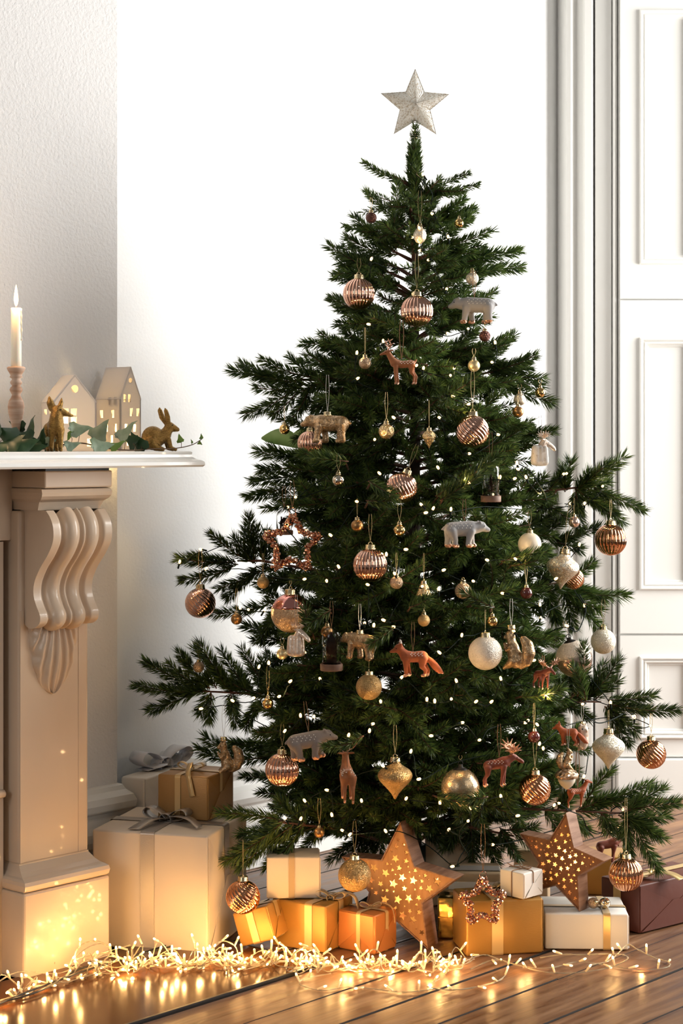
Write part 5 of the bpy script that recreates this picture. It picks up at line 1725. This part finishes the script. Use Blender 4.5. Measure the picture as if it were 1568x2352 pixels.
# the rest of the crown: whorls of side branches up the trunk
NB = 190
lev = []
tot = 0
grid = np.linspace(0, 1, 400)
pys = 430 + (1905 - 430) * grid
wts = np.array([prof_py(p) + .05 for p in pys])
cdf = np.cumsum(wts) / wts.sum()
for i in range(NB):
    f = (i + .5) / NB
    py = float(np.interp(f, cdf, pys))
    a = i * 2.39996 + RS.randn() * .2
    z = ZT(py)
    dirv = Vector((math.cos(a), math.sin(a), 0))
    R = prof_py(py) * (.66 + .30 * RS.rand()) * (1 - .22 * abs(dirv.x))
    # keep clear of the alcove wall behind
    vv = (Vector((TXW, TY, 0)) - RO).dot(NV)
    dn = dirv.dot(NV)
    if dn > 0: R = min(R, (VA - .05 - vv) / dn)
    back = dirv.y > .45
    if back: R *= .9
    rise = R * (.16 + .12 * RS.rand() + .55 * max(0, (950 - py) / 500))
    zb = z - rise * .7
    zb = max(zb, .16)
    if py < 760:
        nsp_k = .62
        R *= .9
    else:
        nsp_k = 1
    if dirv.y < -.1: zb = max(zb, .30 if dirv.x > -.2 else .25)
    st = [Vector((TXW, TY, zb)) + dirv * (R * t) + Vector((0, 0, rise * (t - .25 * t * t))) for t in (.0, .25, .5, .75, .92)]
    side = Vector((-dirv.y, dirv.x, 0))
    upv = Vector((0, 0, 1))
    sp = []
    nsp = int(nsp_k * (5 + int(R * (18 if not back else 8))))
    for j in range(nsp):
        t = .22 + .78 * (j + .5) / nsp
        b = Vector((TXW, TY, zb)) + dirv * (R * t * .92) + Vector((0, 0, rise * (t - .25 * t * t)))
        s = 1 if j % 2 else -1
        L = (.095 + .06 * RS.rand()) * (.75 + .5 * min(1, R / .45)) * (1.05 - .35 * t)
        d = dirv * (.75 + .2 * RS.rand()) + side * (s * (.75 + .2 * RS.rand())) + upv * (RS.randn() * .42 + .05)
        d.normalize()
        sp.append((b, b + d * L))
    e = st[-1]
    sp.append((st[-2], st[-2] + (e - st[-2]).normalized() * .05 + dirv * (.09 * (.6 + min(1, R))) + upv * .01 * RS.randn()))
    sp.append((st[1].lerp(st[2], .2), st[-2]))
    branch(st, [.005, .0046, .004, .003, .002], sp, .025 if py > 600 else .022, 2200 if not back else 1100, .95)
print('needles', NEED[0])

# broad pale leaves caught among the branches on the shaded side
def broad_leaf(label, a, b, w):
    a, b = P(*a), P(*b)
    o = thing('broad_leaf', label, 'leaf', a)
    d = b - a
    n = 10
    V, F = [], []
    sd = Vector((.1, -.25, 1)).normalized()
    for i in range(n + 1):
        t = i / n
        ww = w * math.sin(PI * min(1, t * .92 + .06)) ** .8
        c = d * t + Vector((0, -.02 * math.sin(t * PI), .012 * math.sin(t * PI * 1.2)))
        V += [c - sd * ww / 2, c + Vector((0, .004, 0)), c + sd * ww / 2]
    for i in range(n):
        F += [(3 * i, 3 * i + 1, 3 * i + 4, 3 * i + 3), (3 * i + 1, 3 * i + 2, 3 * i + 5, 3 * i + 4)]
    solid(mk('blade', (V, F), MT['leaf_pale'], o, True), .0006)


broad_leaf('large pale green leaf pointing over the white wall below the small gold ball', (700, 1028, 4.63), (600, 1000, 4.66), .045)
broad_leaf('small green leaf behind the half hidden ribbed bauble', (720, 1010, 4.62), (665, 998, 4.62), .022)
broad_leaf('dark green leaf behind the gold glass bear', (810, 925, 4.5), (755, 945, 4.48), .03)


# ------------------------------------------------------------------ lights on the tree
TL = [(972, 402), (993, 492), (963, 525), (946, 545), (965, 575), (984, 597), (852, 596), (1029, 545), (848, 745), (1025, 665), (948, 678), (880, 785), (819, 812), (820, 870), (956, 840), (972, 847), (1075, 755), (1026, 765), (1137, 788),
      (1130, 832), (1043, 845), (1034, 862), (1038, 910), (1142, 998), (1078, 928), (1076, 1042), (1006, 1075), (872, 1088), (1077, 1110), (891, 1127), (678, 1142), (1148, 1097), (1187, 1065), (1190, 1078), (1208, 1097), (1180, 1100), (1240, 1132),
      (976, 1178), (994, 1169), (1035, 1171), (968, 1160), (820, 1152), (1293, 1090), (1300, 1088), (1383, 1117), (1310, 1157), (1342, 1157), (660, 1165), (660, 1205), (778, 1303), (750, 1335), (845, 1343), (887, 1275), (906, 1318), (969, 1347), (1007, 1355),
      (930, 1262), (1017, 1310), (1087, 1335), (1155, 1363), (1117, 1286), (1330, 1252), (1240, 1390), (1275, 1330), (1185, 1285), (1241, 1420), (1342, 1392), (1303, 1438), (412, 1292), (462, 1262), (472, 1307), (551, 1397), (570, 1400), (607, 1402), (1224, 1517),
      (665, 1566), (594, 1533), (617, 1524), (535, 1610), (583, 1603), (460, 1628), (690, 1645), (720, 1648), (653, 1680), (854, 1663), (848, 1680), (874, 1612), (837, 1432), (858, 1438), (882, 1425), (921, 1557), (980, 1608), (998, 1612), (1092, 1612), (1127, 1613),
      (1048, 1565), (1036, 1605), (991, 1690), (943, 1727), (1204, 1660), (1212, 1655), (1234, 1665), (1238, 1710), (1247, 1720), (1253, 1600), (1338, 1617), (1402, 1615), (1453, 1645), (1457, 1648), (1493, 1667), (1010, 1845), (752, 1815), (655, 1880), (690, 1882),
      (762, 1873), (787, 1908), (802, 1918), (886, 1910), (932, 1835), (1080, 1857), (1187, 1874), (1272, 1850), (1282, 1845), (1340, 1785), (1460, 1838), (1430, 1860), (1420, 1898), (1408, 1913), (1075, 1885), (1030, 1906), (1040, 1990), (1130, 1940), (1105, 1845),
      (700, 1500), (735, 1560), (800, 1690), (640, 1600), (905, 1440), (760, 1230), (700, 1330), (860, 1010), (905, 960), (1010, 960), (1060, 1460), (1010, 1500), (1180, 1450), (1150, 1560), (1100, 1700), (1060, 1660), (880, 1760), (830, 1840), (700, 1840), (960, 1790), (1150, 1830)]
tls = thing('tree_lights', 'string of warm lights on dark green cable wound through the tree', 'string lights', (TXW, TY, 0))
B0 = Vector((TXW, TY, 0))
geoh = tube([(0, 0, -.016), (0, 0, -.002)], .0023, 7)
umesh('tree_bulb_holder', geoh)
umesh('tree_bulb_tip', lathe([(.0022, -.003), (.0031, .0005), (.0030, .0035), (.0018, .006), (.0002, .007)], 8))
pos = []
for j, (px, py) in enumerate(TL):
    Y = y_front(px, py, 1.0) - .012 + (.05 if j % 7 == 3 else 0)
    p = P(px, py, Y)
    pos.append(p)
    q = Matrix.Rotation(RS.rand() * 6.28, 4, 'Z') @ Matrix.Rotation(RS.rand() * 1.9, 4, 'X')
    h = share('tree_bulb_holder', 'bulb', tls, MT['cable_green'])
    h.matrix_local = Matrix.Translation(p - B0) @ q
    b = share('tree_bulb_tip', 'bulb_tip', h, MT['bulb_tree'])
    if j % 4 == 0:
        lamp('bulb_light', (0, 0, .012), .11, (1, .64, .28), .004, h)
order = sorted(range(len(TL)), key=lambda j: (int((TL[j][1] - 390) / 95), TL[j][0] * (1 if int((TL[j][1] - 390) / 95) % 2 else -1)))
cp_ = []
for a, b in zip(order, order[1:]):
    pa, pb = pos[a], pos[b]
    cp_.append(pa + Vector((.003, .028, -.006)))
    if (pb - pa).length > .10:
        for t in (.3, .7):
            c = pa.lerp(pb, t)
            px = CX + c.x / c.y * FPX
            py = HY + (CH - c.z) / c.y * FPX
            cp_.append(Vector((c.x, max(c.y, y_front(px, py, .9)) + .05 * RS.rand() + .06, c.z - .02 * RS.rand())))
cp_.append(pos[order[-1]] + Vector((.003, .028, -.006)))
mk('cable', tube([p - B0 for p in crom(cp_, 4)], .0012, 5), MT['cable_green'], tls)
# visible loops of cable at the sunlit lower edge
for pp in ([(1300, 1860), (1335, 1875), (1350, 1905), (1375, 1915), (1395, 1895), (1405, 1860), (1440, 1845), (1460, 1838)], [(1075, 1885), (1055, 1910), (1058, 1935), (1075, 1965), (1060, 1980), (1040, 1992)], [(1030, 1906), (1050, 1918), (1062, 1912), (1075, 1898)],
           [(1180, 1060), (1215, 1080), (1235, 1110), (1250, 1132), (1255, 1150)], [(1330, 1365), (1345, 1395), (1340, 1420), (1325, 1450), (1303, 1440)], [(1340, 1640), (1370, 1660), (1400, 1655), (1430, 1640)], [(640, 1200), (680, 1240), (690, 1275), (680, 1295)], [(955, 400), (975, 420), (992, 445), (990, 470)]):
    pts = [P(x, y, y_front(x, y, .98) - .02) - B0 for x, y in pp]
    mk('cable', tube(crom(pts, 5), .0014, 5), MT['cable_green'], tls)

# ------------------------------------------------------------------ clear string lights heaped along the floor
fls = thing('floor_lights', 'heap of clear-cabled warm string lights lying along the hearth and floor', 'string lights', (0, 4.05, 0))
F0 = Vector((0, 4.05, 0))
umesh('floor_bulb_holder', tube([(0, 0, 0), (0, 0, .016)], [.0020, .0026], 8))
umesh('floor_bulb_tip', lathe([(.0022, .0155), (.0025, .018), (.0023, .0205), (.0014, .0225), (.0002, .023)], 8))
ctr = [(-60, 2330), (60, 2290), (150, 2262), (260, 2240), (400, 2230), (520, 2226), (640, 2224), (760, 2228), (880, 2232), (1000, 2228), (1075, 2226)]
cl = [FL(*c) for c in ctr]
cl = crom(cl, 12)
NC = len(cl)
bl = []


def floorz(p):
    r = p - RO
    return .006 if (r.dot(DV) < HU and r.dot(NV) > -.404) else 0


def add_cable(pts, every, seed, name='cable'):
    rnd = random.Random(seed)
    p3 = crom(pts, 5)
    # two strands twisted round each other
    for ph in (0, PI):
        tw = []
        for i, p in enumerate(p3):
            t = (p3[min(i + 1, len(p3) - 1)] - p3[max(i - 1, 0)])
            t = t.normalized() if t.length > 1e-6 else Vector((1, 0, 0))
            a = t.orthogonal().normalized()
            b = t.cross(a)
            q = i * 1.1 + ph
            tw.append(p + (a * math.cos(q) + b * math.sin(q)) * .0009 - F0)
        mk(name, tube(tw, .00085, 4), MT['cable_clear'], fls)
    acc = 0
    for i in range(1, len(p3)):
        acc += (p3[i] - p3[i - 1]).length
        if acc > every * (.7 + .6 * rnd.random()):
            acc = 0
            bl.append((p3[i], rnd))


def inside_gift(p):
    r = p - RO
    return r.dot(NV) > -.012 and r.dot(DV) < .01


for k_ in range(9):
    rnd = random.Random(40 + k_)
    lo, hi = [(0, .92), (.05, 1), (.25, .95), (.30, 1), (.28, .85), (.38, .95), (.45, 1), (.0, .55), (.02, .5)][k_]
    n = int((hi - lo) * 58)
    pts = []
    ph = [rnd.random() * 6.28 for _ in range(6)]
    for i in range(n):
        t = lo + (hi - lo) * i / (n - 1)
        c = cl[min(NC - 1, int(t * (NC - 1)))]
        amp = .046 if t > .3 else .034
        off = amp * (math.sin(i * .9 + ph[0]) + .7 * math.sin(i * 1.7 + ph[1])) * .6
        along = .022 * math.sin(i * 1.3 + ph[2])
        z = .006 + max(0, .016 * math.sin(i * 1.1 + ph[3]) + .014 * math.sin(i * 2.3 + ph[4])) * (1 if t > .2 else .8)
        if rnd.random() < .045: z += .03 + .02 * rnd.random()
        p = Vector((c.x + along * .7, c.y + off * .9 + along, 0))
        if inside_gift(p):
            p = p - NV * ((p - RO).dot(NV) + .014)
        p.y = min(p.y, 4.155 if p.x > -.25 else 9)
        p.z = floorz(p) + z
        pts.append(p)
    if k_ % 2: pts.reverse()
    add_cable(pts, .050, 90 + k_)
# loose loops at the right end, an arch in the middle and a coil by the plinth
lp = lambda L: [FL(x, y) + Vector((0, 0, z)) for x, y, z in L]
add_cable(lp([(1060, 2222, .01), (1110, 2205, .012), (1160, 2215, .006), (1220, 2228, .005), (1270, 2228, .006), (1330, 2215, .006), (1400, 2222, .004), (1470, 2232, .004), (1530, 2226, .004), (1535, 2215, .005), (1500, 2205, .006), (1462, 2200, .02), (1440, 2195, .024), (1400, 2212, .006), (1350, 2222, .005)]), .055, 7)
add_cable(lp([(1240, 2212, .012), (1290, 2215, .022), (1340, 2222, .028), (1390, 2222, .030), (1430, 2226, .032), (1440, 2228, .024), (1400, 2232, .01), (1330, 2240, .006), (1260, 2240, .006), (1200, 2228, .006)]), .06, 8)
add_cable(lp([(1080, 2232, .006), (1130, 2226, .02), (1165, 2226, .014), (1155, 2250, .004), (1110, 2268, .004), (1040, 2278, .004), (980, 2270, .004), (1010, 2255, .006)]), .045, 9)
add_cable(lp([(760, 2240, .004), (700, 2252, .004), (690, 2265, .003), (740, 2278, .003), (800, 2270, .003), (860, 2275, .003), (930, 2282, .003), (1000, 2275, .004)]), .05, 10)
arch = FL(705, 2226)
add_cable([arch + Vector((.036 * math.cos(a) * 1.1, -.02 - .012 * math.sin(a), .008 + .05 * max(0, math.sin(a)))) for a in [PI * i / 10 for i in range(11)]], .04, 12)
coil_c = W(-.11, -.05)
add_cable([coil_c + DV * (.055 * math.cos(a) + .012 * math.sin(a * .37)) + NV * (-.02 + .012 * math.sin(a * .8)) + Vector((0, 0, .012 + .03 * (1 + math.sin(a)) * (.75 + .25 * math.sin(a * .61)))) for a in [i * .42 for i in range(44)]], .05, 13)
add_cable([W(-.60, -.05, .012 + .006)] + [W(-.5 + .1 * i, -.05 - .02 * (i % 2), .022 + .01 * (i % 3)) for i in range(6)], .06, 14)
# dark cords running along with them
for o_ in (0, .018):
    mk('dark_cord', tube(crom([W(-.62, -.16 + o_, .012), W(-.45, -.13 + o_, .012), W(-.3, -.10 - o_, .014), W(-.15, -.09 + o_, .020), W(.0, -.07, .016), W(.15, -.05 - o_, .012)], 6), .0022, 6), MT['black'], fls).location = -F0
bl = bl[:296]
for j, (p, rnd) in enumerate(bl):
    tilt = min(1.75, abs(rnd.gauss(1.0, .5)))
    q = Matrix.Rotation(rnd.random() * 6.28, 4, 'Z') @ Matrix.Rotation(tilt, 4, 'X')
    h = share('floor_bulb_holder', 'bulb', fls, MT['holder'])
    h.matrix_local = Matrix.Translation(p - F0 + Vector((0, 0, .001))) @ q
    share('floor_bulb_tip', 'bulb_tip', h, MT['bulb_floor'])
    if j % 4 == 0:
        lamp('bulb_light', (0, 0, .030), .095, (1, .56, .19), .004, h)
print('floor bulbs', len(bl))
